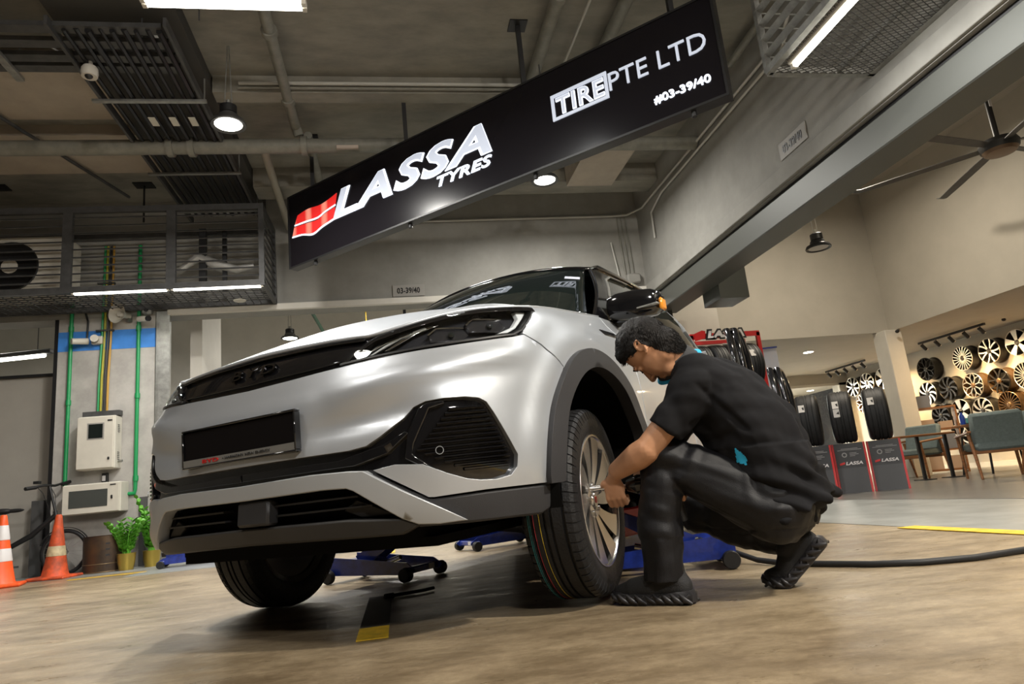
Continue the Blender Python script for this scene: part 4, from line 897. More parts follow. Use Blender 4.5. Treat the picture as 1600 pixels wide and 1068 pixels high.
# head
body += [('e', hd(0, -.012, .028), (.077, .096, .092), HR), ('e', hd(0, .022, -.035), (.062, .070, .078), HR), ('e', hd(0, .046, -.092), (.040, .036, .030), HR), ('e', hd(0, .0, -.075), (.052, .060, .035), HR), ('e', hd(0, .0, -.07), (.058, .055, .045), HR),
         ('c', hd(0, .086, .006), hd(0, .108, -.036), .009, .0125), ('e', hd(.011, .098, -.040), (.009, .011, .008), HR), ('e', hd(-.011, .098, -.040), (.009, .011, .008), HR),
         ('e', hd(0, .086, -.070), (.024, .012, .007), HR), ('e', hd(0, .083, -.082), (.020, .012, .007), HR), ('e', hd(0, .078, .026), (.050, .014, .012), HR),
         ('e', hd(0, .045, -.05), (.055, .045, .050), HR), ('e', hd(.030, .073, .004), (.017, .014, .010), HR), ('e', hd(-.030, .073, .004), (.017, .014, .010), HR)]
for q in (1, -1):                                        # ears: rim arc, lobe and bowl, leaning back
    ed = lambda u, v, o=0: hd((.077+o)*q, -.014-(v*.42+0)+u*.9, -.004+v*.9+u*.42)
    body += [('e', hd(.074*q, -.014, -.006), (.006, .016, .024), HR)]
    rim_ = [ed(.014, -.004), ed(.017, .014, .003), ed(.008, .030, .006), ed(-.008, .030, .009), ed(-.016, .016, .010), ed(-.014, -.004, .009), ed(-.004, -.022, .005), ed(.006, -.028, .002)]
    body += [('c', rim_[i], rim_[i+1], .0042, .0042) for i in range(7)]+[('e', ed(.002, -.025, .003), (.006, .007, .007))]
body += [('c', hd(0, -.030, -.045), Vector((1.050, 2.357, .825)), .056, .054), ('c', Vector((1.050, 2.357, .825)), (1.15, 2.34, .72), .054, .05)]
body += [('c', (1.15, 2.34, .70), (1.29, 2.26, .45), .06, .08), ('c', (1.15, 2.34, .70), l_sho, .05, .05), ('c', (1.15, 2.34, .70), r_sho, .05, .05)]
fa = l_elb.lerp(l_wri, .30)
body += [('c', l_sho, l_elb, .050, .045), ('c', l_elb, fa, .047, .049), ('c', fa, l_wri, .049, .034), ('c', r_sho, r_elb, .05, .044), ('c', r_elb, r_wri, .045, .03)]
body += hand(.050, Vector((.12, .15, -1)), -1, .014, l_wri, -1)
body += hand(.26, Vector((-.35, -.10, -.6)), 1, .026, r_wri, -1)
body += [('c', (1.30, 2.26, .33), (1.225+.02, 2.19, .30), .10, .09), ('c', (1.245, 2.19, .30), (.935, 2.345, .50), .09, .055), ('c', (.935, 2.345, .50), (.885, 2.385, .10), .055, .04),
         ('c', (1.30, 2.26, .33), (1.39, 2.37, .29), .10, .09), ('c', (1.39, 2.37, .29), (1.14, 2.585, .281), .09, .055), ('c', (1.14, 2.585, .281), (1.41, 2.42, .14), .055, .04)]
bo = organic('body', body, .0034, 8, M_SKIN, man, origin=MO)
vg = bo.vertex_groups.new(name='soft')
for v in bo.data.vertices:
    p = v.co+MO; q = p-Hc; r_, f_, u_ = q.dot(Rh), q.dot(Fh), q.dot(Uh)
    if p.z > .70 and q.length < .24:
        w = 1.0
        if f_ > .055 and u_ > -.11: w = .12                                   # keep nose, lips and brow
        elif abs(r_) > .068 and -.06 < f_ < .02 and -.06 < u_ < .045: w = .03  # keep the ears
        vg.add([v.index], w, 'REPLACE')
sm_ = bo.modifiers.new('soft', 'SMOOTH'); sm_.factor = .6; sm_.iterations = 45; sm_.vertex_group = 'soft'
bo['label'] = 'tanned skin of head, arms and hands'
# face details, hair
for q in (1, -1):
    MB().tube([hd(.014*q, .0895, .022), hd(.032*q, .0885, .030), hd(.048*q, .074, .024)], [.003, .004, .002], 8).obj('eyebrow', M_HAIR, man).location = -MO
    MB().tube([hd(.016*q, .0875, .000), hd(.030*q, .0885, -.004), hd(.044*q, .078, .000)], [.0015, .0022, .0012], 8).obj('eyelashes', M_BLK, man).location = -MO
hr = MB(); nU, nV = 72, 44; vs = []
for i in range(nV+1):
    th = PI*i/nV
    for k in range(nU):
        a = 2*PI*k/nU; x, y, z = math.sin(th)*math.cos(a), math.sin(th)*math.sin(a), math.cos(th)
        hl = sstep((z*.62-y*.85+.46)/.22)                       # hairline: up and back of the head
        if abs(x) > .80 and z < -.02 and -.30 < y < .3: hl *= sstep((z+.26)/.15) if z > -.26 else 0
        top = sstep((z-.15)/.5); nz = mnoise.noise(Vector((x*9, y*9, z*9)))*.006+mnoise.noise(Vector((x*26, y*26, z*26)))*.004
        e = -.010+hl*(.012+.007*top+nz)+(.012*sstep((y-.25)/.4)*top)
        vs.append(Hc+Rh*(x*(.077+e))+Fh*(y*(.096+e)-.012)+Uh*(z*(.092+e)+.028))
hr.add(vs, [(i*nU+k, (i+1)*nU+k, (i+1)*nU+(k+1) % nU, i*nU+(k+1) % nU) for i in range(nV) for k in range(nU)])
for k in range(2600):
    a = random.uniform(0, 2*PI); th = math.acos(random.uniform(-.62, 1)); x, y, z = math.sin(th)*math.cos(a), math.sin(th)*math.sin(a), math.cos(th)
    if z*.62-y*.85+.38 < 0 or (abs(x) > .72 and z < .25 and -.45 < y < .35): continue
    L_ = .007+.018*sstep((z-.1)/.5)*random.uniform(.5, 1.1); p = Hc+Rh*x*.0785+Fh*(y*.0975-.012)+Uh*(z*.094+.028); nn = (Rh*x+Fh*y+Uh*z)
    dr = (nn*.22+Fh*(.9 if z > .1 else .1)+Uh*(-.5 if z < .2 else 0)+Rh*random.uniform(-.5, .5)).normalized()
    hr.tube([p, p+dr*L_*.6+nn*.004, p+dr*L_-nn*.002], [.0013, .0010, .0003], 4, caps=False)
dg_ = bpy.context.evaluated_depsgraph_get(); dg_.update(); be = bo.evaluated_get(dg_).to_mesh()
E0 = hd(0, -.022, -.022); N0 = Vector((1.068, 2.362, .872)); lx = (N0-E0).normalized(); up_ = Rh.cross(lx); up_ = up_ if up_.z > 0 else -up_
def nape(p):
    q = p-Hc
    if q.dot(Fh) > -.012 or q.length > .20: return -1
    return (p-E0).dot(up_)
keep = {}; nv = []; nf = []
for f in be.polygons:
    if min(nape(be.vertices[i].co+MO) for i in f.vertices) > 0:
        for i in f.vertices:
            if i not in keep: v = be.vertices[i]; keep[i] = len(nv); nv.append(v.co+MO+v.normal*(.0015+.0085*sstep(nape(v.co+MO)/.035)+.0012*mnoise.noise(v.co*140)))
        nf.append(tuple(keep[i] for i in f.vertices))
hr.add(nv, nf)
kk = list(keep.items())
for _ in range(2200):
    i, j = random.choice(kk); n_ = be.vertices[i].normal; dr = (lx*.8-up_*.3+n_*.25+Rh*random.uniform(-.25, .25)).normalized(); p = Vector(nv[j]); L_ = .006+.010*random.random(); hr.tube([p, p+dr*L_*.6, p+dr*L_-n_*.001], [.0010, .0008, .0003], 4, caps=False)
bo.evaluated_get(dg_).to_mesh_clear()
h_ = hr.obj('hair', M_HAIR, man, True, 180); h_.location = -MO
# polo shirt
def wr(p, n, fr, amp, ax):
    t = p-MO; u = t.dot(ax); q = t-ax*u; v = Vector((q.x*fr, q.y*fr, q.z*fr))+ax*(u*fr*.28)
    return amp*(mnoise.noise(v)+.5*mnoise.noise(v*2.1)-.3*abs(mnoise.noise(v*1.3)))
def shirt_post(p, n):
    ax = Vector((.35, -.15, -.6)).normalized(); d = wr(p, n, 11, .014, Vector((.8, -.35, -.1)).normalized() if p.z > .5 else ax)
    k = sstep((.50-p.z)/.12)                       # crumpled over the hips
    d += k*.010*math.sin((p.z*1.0+p.x*.55)*85+3*mnoise.noise(p*6)); sh = (p-Vector((1.06, 2.20, .66))).length
    d += .003*math.sin(sh*80+4*mnoise.noise(p*5))*sstep((.22-sh)/.1)*sstep((sh-.08)/.04)
    ab = (p-Vector((1.10, 2.16, .62))).dot(Vector((.75, -.2, .62))); d -= .010*math.exp(-(ab/.012)**2)*sstep((p.z-.52)/.05)*sstep((.74-p.z)/.05)*(1 if n.dot(LT) < 0 else 0)
    return p+n*d
S = []
ch = [((1.325, 2.245, .345), .134, .055), ((1.305, 2.250, .435), .134, .06), ((1.272, 2.265, .555), .132, .065), ((1.208, 2.30, .678), .119, .085), ((1.140, 2.335, .758), .096, .10)]
for q in (1, -1):
    pp = [Vector(c)+LT*(w*q)+(F_*.0) for c, r, w in ch]
    S.append(('f', pp[0]+Vector((.028, -.012, -.075)), pp[0], ch[0][1]+.012, ch[0][1]))
    for i in range(4): S.append(('c', pp[i], pp[i+1], ch[i][1], ch[i+1][1]))
    S.append(('c', Vector(ch[1][0])+F_*.07+LT*.05*q, Vector(ch[3][0])+F_*.06+LT*.05*q-Vector((0, 0, .03)), .11, .10))
cuff = l_sho.lerp(l_elb, .70)+Vector((.012, -.006, .0))
S += [('c', (1.130, 2.33, .735), l_sho, .085, .080), ('f', l_sho, cuff, .080, .066), ('c', (1.13, 2.35, .75), r_sho, .085, .075), ('f', r_sho, r_sho.lerp(r_elb, .7), .075, .066)]
S += [('c', (1.062, 2.350, .806), (1.16, 2.335, .75), .070, .088)]
sh = organic('polo_shirt', S, .0058, 7, [M_SHIRT, M_CYAN], man, shirt_post, MO)
def tri(p, a, b, c):
    s = lambda o, u, v: (u[0]-o[0])*(v[1]-o[1])-(u[1]-o[1])*(v[0]-o[0]); k = (s(a, b, p) > 0, s(b, c, p) > 0, s(c, a, p) > 0); return k[0] == k[1] == k[2]
MP = MB()
CP = [(-.185, .502), (-.178, .450), (-.212, .440), (-.218, .462)]
for f in sh.data.polygons:
    c = f.center+MO; u = (c-MO).dot(F_); n = f.normal
    if n.dot(LT) < -.2 and (tri((u, c.z), CP[0], CP[1], CP[3]) or tri((u, c.z), CP[1], CP[2], CP[3])): f.material_index = 1
# collar
c0 = Vector((1.030, 2.357, .842)); ax = (hd(0, -.035, -.05)-Vector((1.13, 2.34, .76))).normalized(); u1 = LT-ax*LT.dot(ax); u1.normalize(); u2 = ax.cross(u1)
def collar(r, h0, h1, m, name, tk=.006):
    mb = MB(); n = 40; vs = []
    for k in range(n):
        a = 2*PI*k/n; o_ = u1*math.cos(a)+u2*math.sin(a); e = .012*math.sin(a)
        for (rr, hh) in ((r+.010, h0), (r, h1), (r-tk, h1-.002), (r+.004-tk, h0)): vs.append(c0+o_*rr+ax*(hh+e)-MO)
    mb.add(vs, [(k*4+i, ((k+1) % n)*4+i, ((k+1) % n)*4+(i+1) % 4, k*4+(i+1) % 4) for k in range(n) for i in range(4)]); return mb.obj(name, m, man)
collar(.078, -.036, .022, mat('grey black collar rib', (.03, .031, .034), .8), 'collar'); collar(.0880, -.033, -.025, M_CYAN, 'collar_stripe', .012)
# trousers
def pants_post(p, n):
    ax = Vector((-.8, .4, .35)).normalized() if p.z > .22 else Vector((0, 0, 1)); d = wr(p, n, 14, .010, ax)
    for c, rr in (((.945, 2.33, .50), .16), ((1.24, 2.17, .36), .15), ((1.14, 2.585, .28), .14), ((.91, 2.38, .13), .12)):
        s_ = (p-Vector(c)).length; d += .006*math.sin(s_*120+3*mnoise.noise(p*8))*sstep((rr-s_)/.08)
    return p+n*d
Pn = [('c', (1.315, 2.265, .300), (1.25, 2.195, .290), .125, .118), ('c', (1.315, 2.265, .300), (1.375, 2.355, .29), .125, .118), ('c', (1.25, 2.195, .29), (1.09, 2.270, .395), .118, .100), ('c', (1.09, 2.27, .395), (.935, 2.342, .495), .100, .078),
      ('c', (.935, 2.342, .495), (.900, 2.365, .30), .078, .076), ('f', (.900, 2.365, .30), (.890, 2.378, .075), .076, .070),
      ('c', (1.375, 2.355, .29), (1.14, 2.585, .281), .115, .078), ('c', (1.14, 2.585, .281), (1.30, 2.49, .20), .076, .075), ('f', (1.30, 2.49, .20), (1.405, 2.425, .155), .075, .062)]
organic('trousers', Pn, .0058, 6, M_PANTS, man, pants_post, MO)
# shoes
def shoe(name, ball, yaw, pitch, label=None):
    f = Vector((math.cos(yaw), math.sin(yaw), 0)); s = Vector((-f.y, f.x, 0)); ball = Vector(ball)
    def q(x, y, z):                       # x forward of the ball joint, heel part lifts by pitch
        if x < 0: c, k = math.cos(pitch), math.sin(pitch); return ball+f*(x*c+z*k)+s*y+Vector((0, 0, -x*k+z*c))
        return ball+f*x+s*y+Vector((0, 0, z))
    up = [('c', q(-.165, 0, .060), q(-.150, 0, .085), .036, .036), ('c', q(-.165, 0, .055), q(-.06, 0, .055), .036, .040), ('c', q(-.06, 0, .058), q(.01, .0, .046), .044, .042), ('c', q(.01, 0, .044), q(.065, 0, .036), .041, .030), ('c', q(-.145, 0, .08), q(-.09, 0, .088), .040, .040)]
    o = organic(name, up, .004, 4, M_SHOE, man, None, MO)
    out = [(-.205, 0), (-.198, .026), (-.16, .037), (-.09, .036), (-.03, .045), (.03, .046), (.07, .036), (.093, .015), (.097, 0)]; full = out+[(x, -y) for x, y in out[-2:0:-1]]; full = resample(full, .012)
    mb = MB(); n = len(full); vs = []
    for (g, z) in ((.93, 0), (1.04, .008), (1.05, .022), (1.0, .036), (.8, .040)):
        for x, y in full: vs.append(q(-.05+(x+.05)*g, y*g, z+.010*sstep((-x-.1)/.1)*(z > .01)+(.012*sstep((x-.05)/.05)))-MO)
    fs = [(j*n+i, j*n+(i+1) % n, (j+1)*n+(i+1) % n, (j+1)*n+i) for j in range(4) for i in range(n)]+[tuple(range(n)), tuple(4*n+i for i in range(n))]; mb.add(vs, fs)
    for k in range(9):                    # twisted ridges of the chunky midsole
        x = -.185+.032*k
        for y in (-1, 1):
            w = .044 if -.04 < x < .05 else .036; w = .030 if x > .06 else w
            mb.tube([q(x-.020, y*w, .006)-MO, q(x, y*(w+.007), .020)-MO, q(x+.020, y*w, .036)-MO], [.005, .009, .005], 8); mb.tube([q(x+.016, y*w, .008)-MO, q(x, y*(w+.004), .022)-MO, q(x-.014, y*w, .034)-MO], [.004, .007, .004], 8)
    mb.obj('shoe_sole', M_SOLE, o, True, 50)
    lc = MB()
    for k in range(5): x = -.085+.022*k; lc.tube([q(x, -.028, .088-.006*k)-MO, q(x+.006, 0, .101-.008*k)-MO, q(x, .028, .088-.006*k)-MO], .0028, 6)
    lc.obj('laces', M_RED if pitch < .2 else M_BLK, o); return o
shoe('left_shoe', (.815, 2.455, .0), math.atan2(.66, -.72), 0.0); shoe('right_shoe', (1.365, 2.385, .0), math.atan2(.62, -.75), R(44))

# wheel wrench in his hands
wt = thing('impact_wrench', 'black impact wrench with chrome socket on a wheel nut of the front wheel', 'tool', tool(0))
zz = tool(0); MB().cyl(tool(-.055)-zz, tool(-.01)-zz, .013, n=16).obj('socket', M_CHROME, wt)
MB().cyl(tool(-.01)-zz, tool(.09)-zz, .011, n=14).obj('extension_bar', M_CHROME, wt)
MB().cyl(tool(.09)-zz, tool(.13)-zz, .022, .036, 18).cyl(tool(.13)-zz, tool(.17)-zz, .036, .034, 18).cyl(tool(.17)-zz, tool(.30)-zz, .034, .034, 18).cyl(tool(.30)-zz, tool(.315)-zz, .034, .024, 18).obj('motor_body', M_GLOSSB, wt)
MB().cyl(tool(.26)-zz+Vector((0, 0, -.02)), tool(.27)-zz+Vector((.015, .02, -.14)), .019, .018, 12).obj('grip', M_BLACKP, wt)

# ---------------------------------------------------------------- trolley jacks, hose, tools on the floor
def trolley_jack(loc, rz, lift, label, L=.62, handle=True):
    """trolley jack: local +x points to the saddle end"""
    t = thing('trolley_jack', label, 'jack', loc, rz); W = .13
    fr = MB()
    for q in (-1, 1): fr.prism([(-.30, .045), (L*.5, .035), (L*.5+.03, .06), (L*.45, .10), (-.05, .13), (-.30, .15)], lambda a, b, c, q=q: Vector((a, q*W+c*.0+(c), b)), -.004, .004)
    fr.bb(-.30, -.20, -W, W, .05, .12, bev=.006).bb(L*.42, L*.5, -W-.02, W+.02, .04, .075, bev=.006); fr.obj('jack_frame', M_BLUE, t, False)
    wh = [(L*.48, -W-.035), (L*.48, W+.035)]
    for (x, y) in wh: MB().lathe([(0, -.025), (.034, -.025), (.037, -.018), (.037, .018), (.034, .025), (0, .025)], 24, 'y', (x, y, .038)).obj('front_wheel', M_BLACKP, t)
    for q in (-1, 1):
        MB().lathe([(0, -.018), (.036, -.018), (.04, -.01), (.04, .01), (.036, .018), (0, .018)], 24, 'y', (-.27, q*(W+.03), .041)).obj('caster', M_BLACKP, t)
    ex = L*.42; ez = .09+lift; mb = MB(); a = Vector((-.12, 0, .10)); b = Vector((ex, 0, ez)); d = (b-a); u = d.normalized(); nn = Vector((-u.z, 0, u.x))
    for q in (-.055, .055): mb.prism([(0, -.045), (d.length, -.022), (d.length, .022), (0, .05)], lambda s, h, c, q=q: a+u*s+nn*h+Vector((0, q+c, 0)), -.005, .005)
    mb.prism([(.02, .03), (d.length-.03, .015), (d.length-.03, .022), (.02, .045)], lambda s, h, c: a+u*s+nn*h+Vector((0, c, 0)), -.055, .055); mb.obj('lifting_arm', M_BLUE, t, False)
    MB().cyl((ex, 0, ez-.01), (ex, 0, ez+.03), .05, .055, 24).obj('saddle', M_BLACKP, t)
    MB().cyl((-.16, 0, .10), (.02, 0, .09), .038, n=18).cyl((.02, 0, .09), (.14, 0, .12), .014, n=10).obj('hydraulic_ram', M_CHROME, t)
    MB().box((L*.503, .06, .06), (.004, .05, .028)).obj('warning_label', M_REFL, t, False)
    if handle: MB().cyl((-.28, 0, .12), (-.34, 0, .22), .025, n=14).cyl((-.34, 0, .22), (-.52, 0, .50), .016, n=12).cyl((-.52, 0, .50), (-.56, 0, .57), .02, n=12).obj('pump_handle', M_BLUE, t)
    return t
trolley_jack((-.12, 4.28, .0), R(-38), .23, 'trolley jack raising the front of the car, seen left of the yellow floor dash', handle=False)
trolley_jack((.80, 5.75, .0), R(200), .06, 'lowered trolley jack far under the car beside the tyre tread', handle=False)
trolley_jack((-2.15, 7.95, .003), R(188), .03, 'small lowered trolley jack on the grey floor left of the front tyre', handle=False)
trolley_jack((1.22, 3.20, .0), R(163), .20, 'bright blue trolley jack pushed under the sill behind the crouching person', handle=False)
tag(MB().tube([(1.30, 3.45, .2), (1.45, 3.25, .10), (1.58, 3.02, .02), (1.62, 2.88, .013), (1.70, 2.74, .013), (1.82, 2.56, .013), (1.96, 2.46, .013), (2.15, 2.41, .013), (2.45, 2.44, .013), (3.2, 2.7, .013), (4.4, 3.3, .016)], .0125, 12).obj('air_hose', M_BLACKP), 'black rubber air hose curving over the floor to the right edge', 'hose')
tag(MB().tube([(-.05, 3.40, .012), (.10, 3.46, .012), (.14, 3.50, .012)], .008, 8).cyl((-.05, 3.40, .012), (-.09, 3.38, .012), .013, n=8).obj('pry_bar', M_BLACKP), 'small dark pry bar lying on the floor in the car shadow', 'tool')
t = thing('toolbox', 'red toolbox partly hidden behind the front wheel and the knee', 'toolbox', (1.12, 3.55, 0), R(40)); MB().box((0, 0, .22), (.30, .18, .14), bev=.01).obj('box_body', M_RED, t, False); MB().bb(-.14, .14, -.08, .08, 0, .15).obj('box_stand', M_BLUE, t, False)

# ---------------------------------------------------------------- cones, bicycle, barrel, plants
def cone(loc, rz, h, mcone, mband, bands, label, r0=.122, rot=None):
    t = thing('traffic_cone', label, 'cone', loc, rz, rot=rot); rr = lambda z: r0*(1-z/h)+.028*z/h
    MB().box((0, 0, .017), (.38, .38, .034), bev=.012).obj('base', mcone, t, False)
    pr = [(r0+.012, .034), (r0, .05)]+[(rr(z), z) for z in (h*.3, h*.6, h*.9, h-.01)]+[(.022, h), (.016, h-.01), (.016, .1)]
    MB().lathe(pr, 40).obj('cone_body', mcone, t)
    for a, b in bands: MB().lathe([(rr(a)+.001, a), (rr(a)+.003, a+.003), (rr(b)+.003, b-.003), (rr(b)+.001, b)], 40).obj('reflective_band', mband, t)
    return t
cone((-3.81, 7.60, .0), .3, .68, M_ORANGE, M_REFL, ((.24, .36), (.44, .58)), 'clean orange cone with two white bands cut by the left edge')
cone((-3.55, 8.10, .0), -.1, .65, M_ORANGED, M_REFLD, ((.23, .33),), 'dirty orange cone with one grimy band standing before the bicycle', rot=(0, R(1.5), -.1))
bk = thing('bicycle', 'black folding bicycle leaning by the pillar behind the cones', 'bicycle', (-4.05, 8.48, 0))
def bwheel(x):
    o = MB().lathe([(.225+.022*math.cos(a), .022*math.sin(a)) for a in [2*PI*k/12 for k in range(12)]], 48, 'y', (x, 0, .25), closed=True).obj('bicycle_tyre', M_TYRE, bk)
    MB().lathe([(.205, -.012), (.212, -.012), (.212, .012), (.205, .012)], 48, 'y', (x, 0, .25), closed=True).obj('bicycle_rim', M_STEEL, o)
    s = MB()
    for k in range(20): a = 2*PI*k/20; s.cyl((x+.02*math.cos(a+.3), .01*(-1)**k, .25+.02*math.sin(a+.3)), (x+.206*math.cos(a), 0, .25+.206*math.sin(a)), .0014, n=5)
    s.cyl((x, -.05, .25), (x, .05, .25), .022, n=12); s.obj('spokes', M_STEEL, o)
    MB().lathe([(.262, -.025), (.268, 0), (.262, .025)], 30, 'y', (x, 0, .25), a0=R(20), a1=R(160)).obj('mudguard', M_BLK, o)
bwheel(.42); bwheel(-.48)
fb = MB(); fb.tube([(.32, 0, .66), (.08, 0, .46), (-.18, 0, .33)], [.026, .03, .026], 10); fb.tube([(.31, 0, .70), (.36, 0, .46)], .022, 10)
for q in (-1, 1): fb.tube([(.33, .03*q, .46), (.38, .05*q, .36), (.42, .05*q, .25)], .012, 8).tube([(-.16, .02*q, .32), (-.48, .055*q, .25)], .010, 8).tube([(-.20, .02*q, .50), (-.48, .055*q, .26)], .009, 8)
fb.tube([(-.14, 0, .30), (-.20, 0, .62)], .018, 10); fb.obj('bicycle_frame', M_BLK, bk)
MB().tube([(-.20, 0, .6), (-.20, 0, .72)], .018, 10).obj('seat_post', M_CHROME, bk)
MB().ball((-.22, 0, .745), (.10, .075, .034), 20).ball((-.10, 0, .745), (.10, .028, .022), 20).obj('saddle', M_BLACKP, bk)
MB().tube([(.31, 0, .70), (.24, 0, .98)], .014, 10).obj('handlebar_stem', M_BLK, bk)
MB().tube([(.16, -.24, .96), (.23, -.1, .985), (.25, .1, .985), (.30, .24, 1.02)], .014, 10).cyl((.14, -.30, .95), (.19, -.18, .965), .02, n=10).cyl((.32, .30, 1.03), (.28, .18, 1.0), .018, n=10).obj('handlebar', M_BLK, bk)
MB().tube([(.18, -.16, .98), (.24, -.14, .9), (.26, -.05, .75), (.28, 0, .6)], .004, 6).tube([(.18, .16, .98), (.25, .12, .88), (.3, .03, .7)], .004, 6).box((.16, -.1, 1.02), (.05, .07, .03)).obj('cables', M_BLK, bk)
MB().lathe([(0, -.01), (.07, -.01), (.07, 0), (0, 0)], 24, 'y', (-.14, -.05, .30)).cyl((-.14, -.05, .30), (-.05, -.08, .16), .01, n=8).box((-.03, -.12, .15), (.08, .09, .02)).cyl((-.14, .05, .30), (-.23, .08, .44), .01, n=8).box((-.24, .12, .45), (.08, .09, .02)).obj('crankset', M_DSTEEL, bk)
MB().tube([(-.3, -.05, .3), (-.2, -.12, .02)], .008, 8).obj('kickstand', M_CHROME, bk)
bt = thing('steel_drum', 'rusty brown cut steel drum standing at the pillar foot', 'drum', (-3.20, 8.46, .003))
MB().lathe([(.20, 0), (.22, .0), (.222, .02), (.222, .38), (.227, .385), (.215, .385), (.212, .02), (0, .02)], 48).obj('drum_wall', mat('rusty brown drum paint', (.045, .032, .026), .45, .4, col2=(.10, .06, .03), nscale=5), bt)
for k in range(3): MB().box((.09, -.203, .30-.06*k), (.04, .006, .018), rot=(0, 0, .42)).obj('vent_slot', M_BLK, bt, False)
MB().lathe([(.2225, .085), (.227, .09), (.2225, .095)], 48).lathe([(.2225, .0), (.2275, .005), (.2225, .012)], 48).obj('drum_hoop', mat('worn brass hoop', (.22, .15, .08), .4, .6), bt)
def pot_plant(loc, h, n, seed, label):
    rnd = random.Random(seed); t = thing('potted_plant', label, 'plant', loc)
    MB().lathe([(0, 0), (.068, 0), (.085, .08), (.092, .17), (.096, .175), (.086, .175), (.078, .10), (0, .10)], 36).obj('pot', M_GOLD, t)
    MB().lathe([(0, .155), (.084, .155)], 24).obj('soil', mat('soil', (.03, .02, .012), .95), t)
    for i in range(n):
        a = rnd.uniform(0, 2*PI); ln = h*rnd.uniform(.55, 1.0); sp = rnd.uniform(.05, .22)
        p = [Vector((.03*math.cos(a), .03*math.sin(a), .15))]
        for k in range(1, 8): q = k/7; p.append(Vector(((.03+sp*q**1.5)*math.cos(a), (.03+sp*q**1.5)*math.sin(a)*.6, .15+ln*q)))
        lf = MB(); 
        for k in range(2, 16):
            q = k/16; j = min(6, int(q*7)); c = p[j].lerp(p[j+1], q*7-j); s = 1 if k % 2 else -1; d = Vector((-math.sin(a)*s, math.cos(a)*s*.7, .65)).normalized(); w = Vector((math.cos(a), math.sin(a), .1)).normalized(); L_ = .085*(1-.35*q)+.012; Wd = .024
            vs = [c, c+d*L_*.35+w*Wd, c+d*L_*.75+w*Wd*.8+Vector((0, 0, .004)), c+d*L_, c+d*L_*.75-w*Wd*.8+Vector((0, 0, .004)), c+d*L_*.35-w*Wd, c+d*L_*.5-Vector((0, 0, .006))]
            lf.add(vs, [(0, 1, 6), (1, 2, 6), (2, 3, 6), (3, 4, 6), (4, 5, 6), (5, 0, 6)])
        st = MB().tube(p, [.007-.0006*k for k in range(8)], 6).obj('stem', M_LEAF, t); lf.obj('leaflets', M_LEAF, st)
    return t
pot_plant((-2.93, 8.28, .003), .40, 15, 3, 'bushy green plant in a gold pot nearest the drum'); pot_plant((-2.74, 8.48, .003), .66, 16, 9, 'taller green plant in a gold pot beside the shutter rail')

# ---------------------------------------------------------------- things on the pillar
pipe('green_conduit', [(-3.78, YB-.03, .98), (-3.78, YB-.03, 3.9)], .022, M_GREEN, 'left green conduit running down the pillar past the enclosures', 'conduit', clamps=[((-3.78, YB-.03, z), (0, 0, 1)) for z in (1.95, 2.85)])
pipe('green_conduit', [(-3.12, YB-.03, .83), (-3.03, YB-.03, .83), (-3.025, YB-.03, .88), (-3.02, YB-.03, 3.9)], .022, M_GREEN, 'right green conduit on the pillar with an elbow at its foot', 'conduit', clamps=[((-3.022, YB-.03, z), (0, 0, 1)) for z in (1.0, 1.98, 2.82)])
cb = thing('cable_run', 'black green and yellow cables coming down the pillar into the upper enclosure', 'cable', (-3.40, YB-.03, 1.8))
for dx, m in ((-.055, M_GREEN), (-.025, mat('yellow green cable', (.35, .32, .02), .5)), (.012, M_BLK), (.045, mat('orange cable', (.45, .25, .03), .5))): MB().tube([(dx, 0, 0), (dx+.01, -.02, .4), (dx+.02, 0, .9), (dx+.03, 0, 2.1)], .013, 8).obj('cable', m, cb)
for z in (1.0, 1.6): MB().bb(-.10, .10, -.025, .01, z, z+.02).obj('cable_clip', M_DSTEEL, cb, False)
eb = thing('electrical_enclosure', 'cream upper enclosure with a small dark window on the pillar', 'enclosure', (-3.39, 8.69, 1.13))
MB().box((0, 0, .305), (.40, .20, .61), bev=.008).obj('casing', M_CREAM, eb, False)
dr = MB().box((-.01, -.106, .305), (.385, .012, .59), bev=.004).obj('door', M_CREAM, eb, False)
MB().bb(-.095, .085, -.1145, -.112, .34, .53).obj('window_frame', mat('enclosure gasket', (.25, .24, .22), .5), dr, False); MB().bb(-.08, .07, -.117, -.1145, .355, .515).obj('window_pane', M_GLASSD, dr, False)
MB().bb(.13, .15, -.125, -.112, .10, .13, bev=.003).bb(.12, .17, -.118, -.112, .545, .56).obj('lock', M_BLK, dr, False)
MB().bb(-.19, .21, -.02, .08, .62, .68).obj('back_plate', M_DSTEEL, eb, False)
s_ = MB()
for k in range(5): s_.bb(.2005, .203, -.03, .03, .10+.02*k, .108+.02*k).bb(.2005, .203, -.03, .03, .42+.02*k, .428+.02*k)
s_.obj('side_vents', M_DSTEEL, eb, False); MB().cyl((.20, 0, .08), (.25, -.01, .08), .015, n=10).obj('cable_gland', M_STEEL, eb)
eb = thing('electrical_enclosure', 'low wide cream enclosure with a long grey window on the pillar', 'enclosure', (-3.40, 8.67, .635))
MB().box((0, 0, .17), (.60, .24, .335), bev=.008).obj('casing', M_CREAM, eb, False)
dr = MB().box((-.01, -.126, .17), (.585, .012, .32), bev=.004).obj('door', M_CREAM, eb, False)
MB().bb(-.235, .165, -.135, -.132, .075, .265).obj('window_pane', mat('grey pane', (.06, .065, .06), .25), dr, False); MB().bb(.20, .22, -.142, -.132, .15, .19, bev=.003).bb(.19, .25, -.136, -.132, .30, .312).obj('lock', M_BLK, dr, False)
o = tag(MB().box((-3.35, 8.765, 1.035), (.06, .06, .11), bev=.006).obj('switch_box', M_BLK, None, False), 'tiny black switch box between the two enclosures', 'switch box'); MB().bb(-3.37, -3.335, 8.73, 8.7345, 1.0, 1.06).obj('switch_label', M_REFL, o, False)
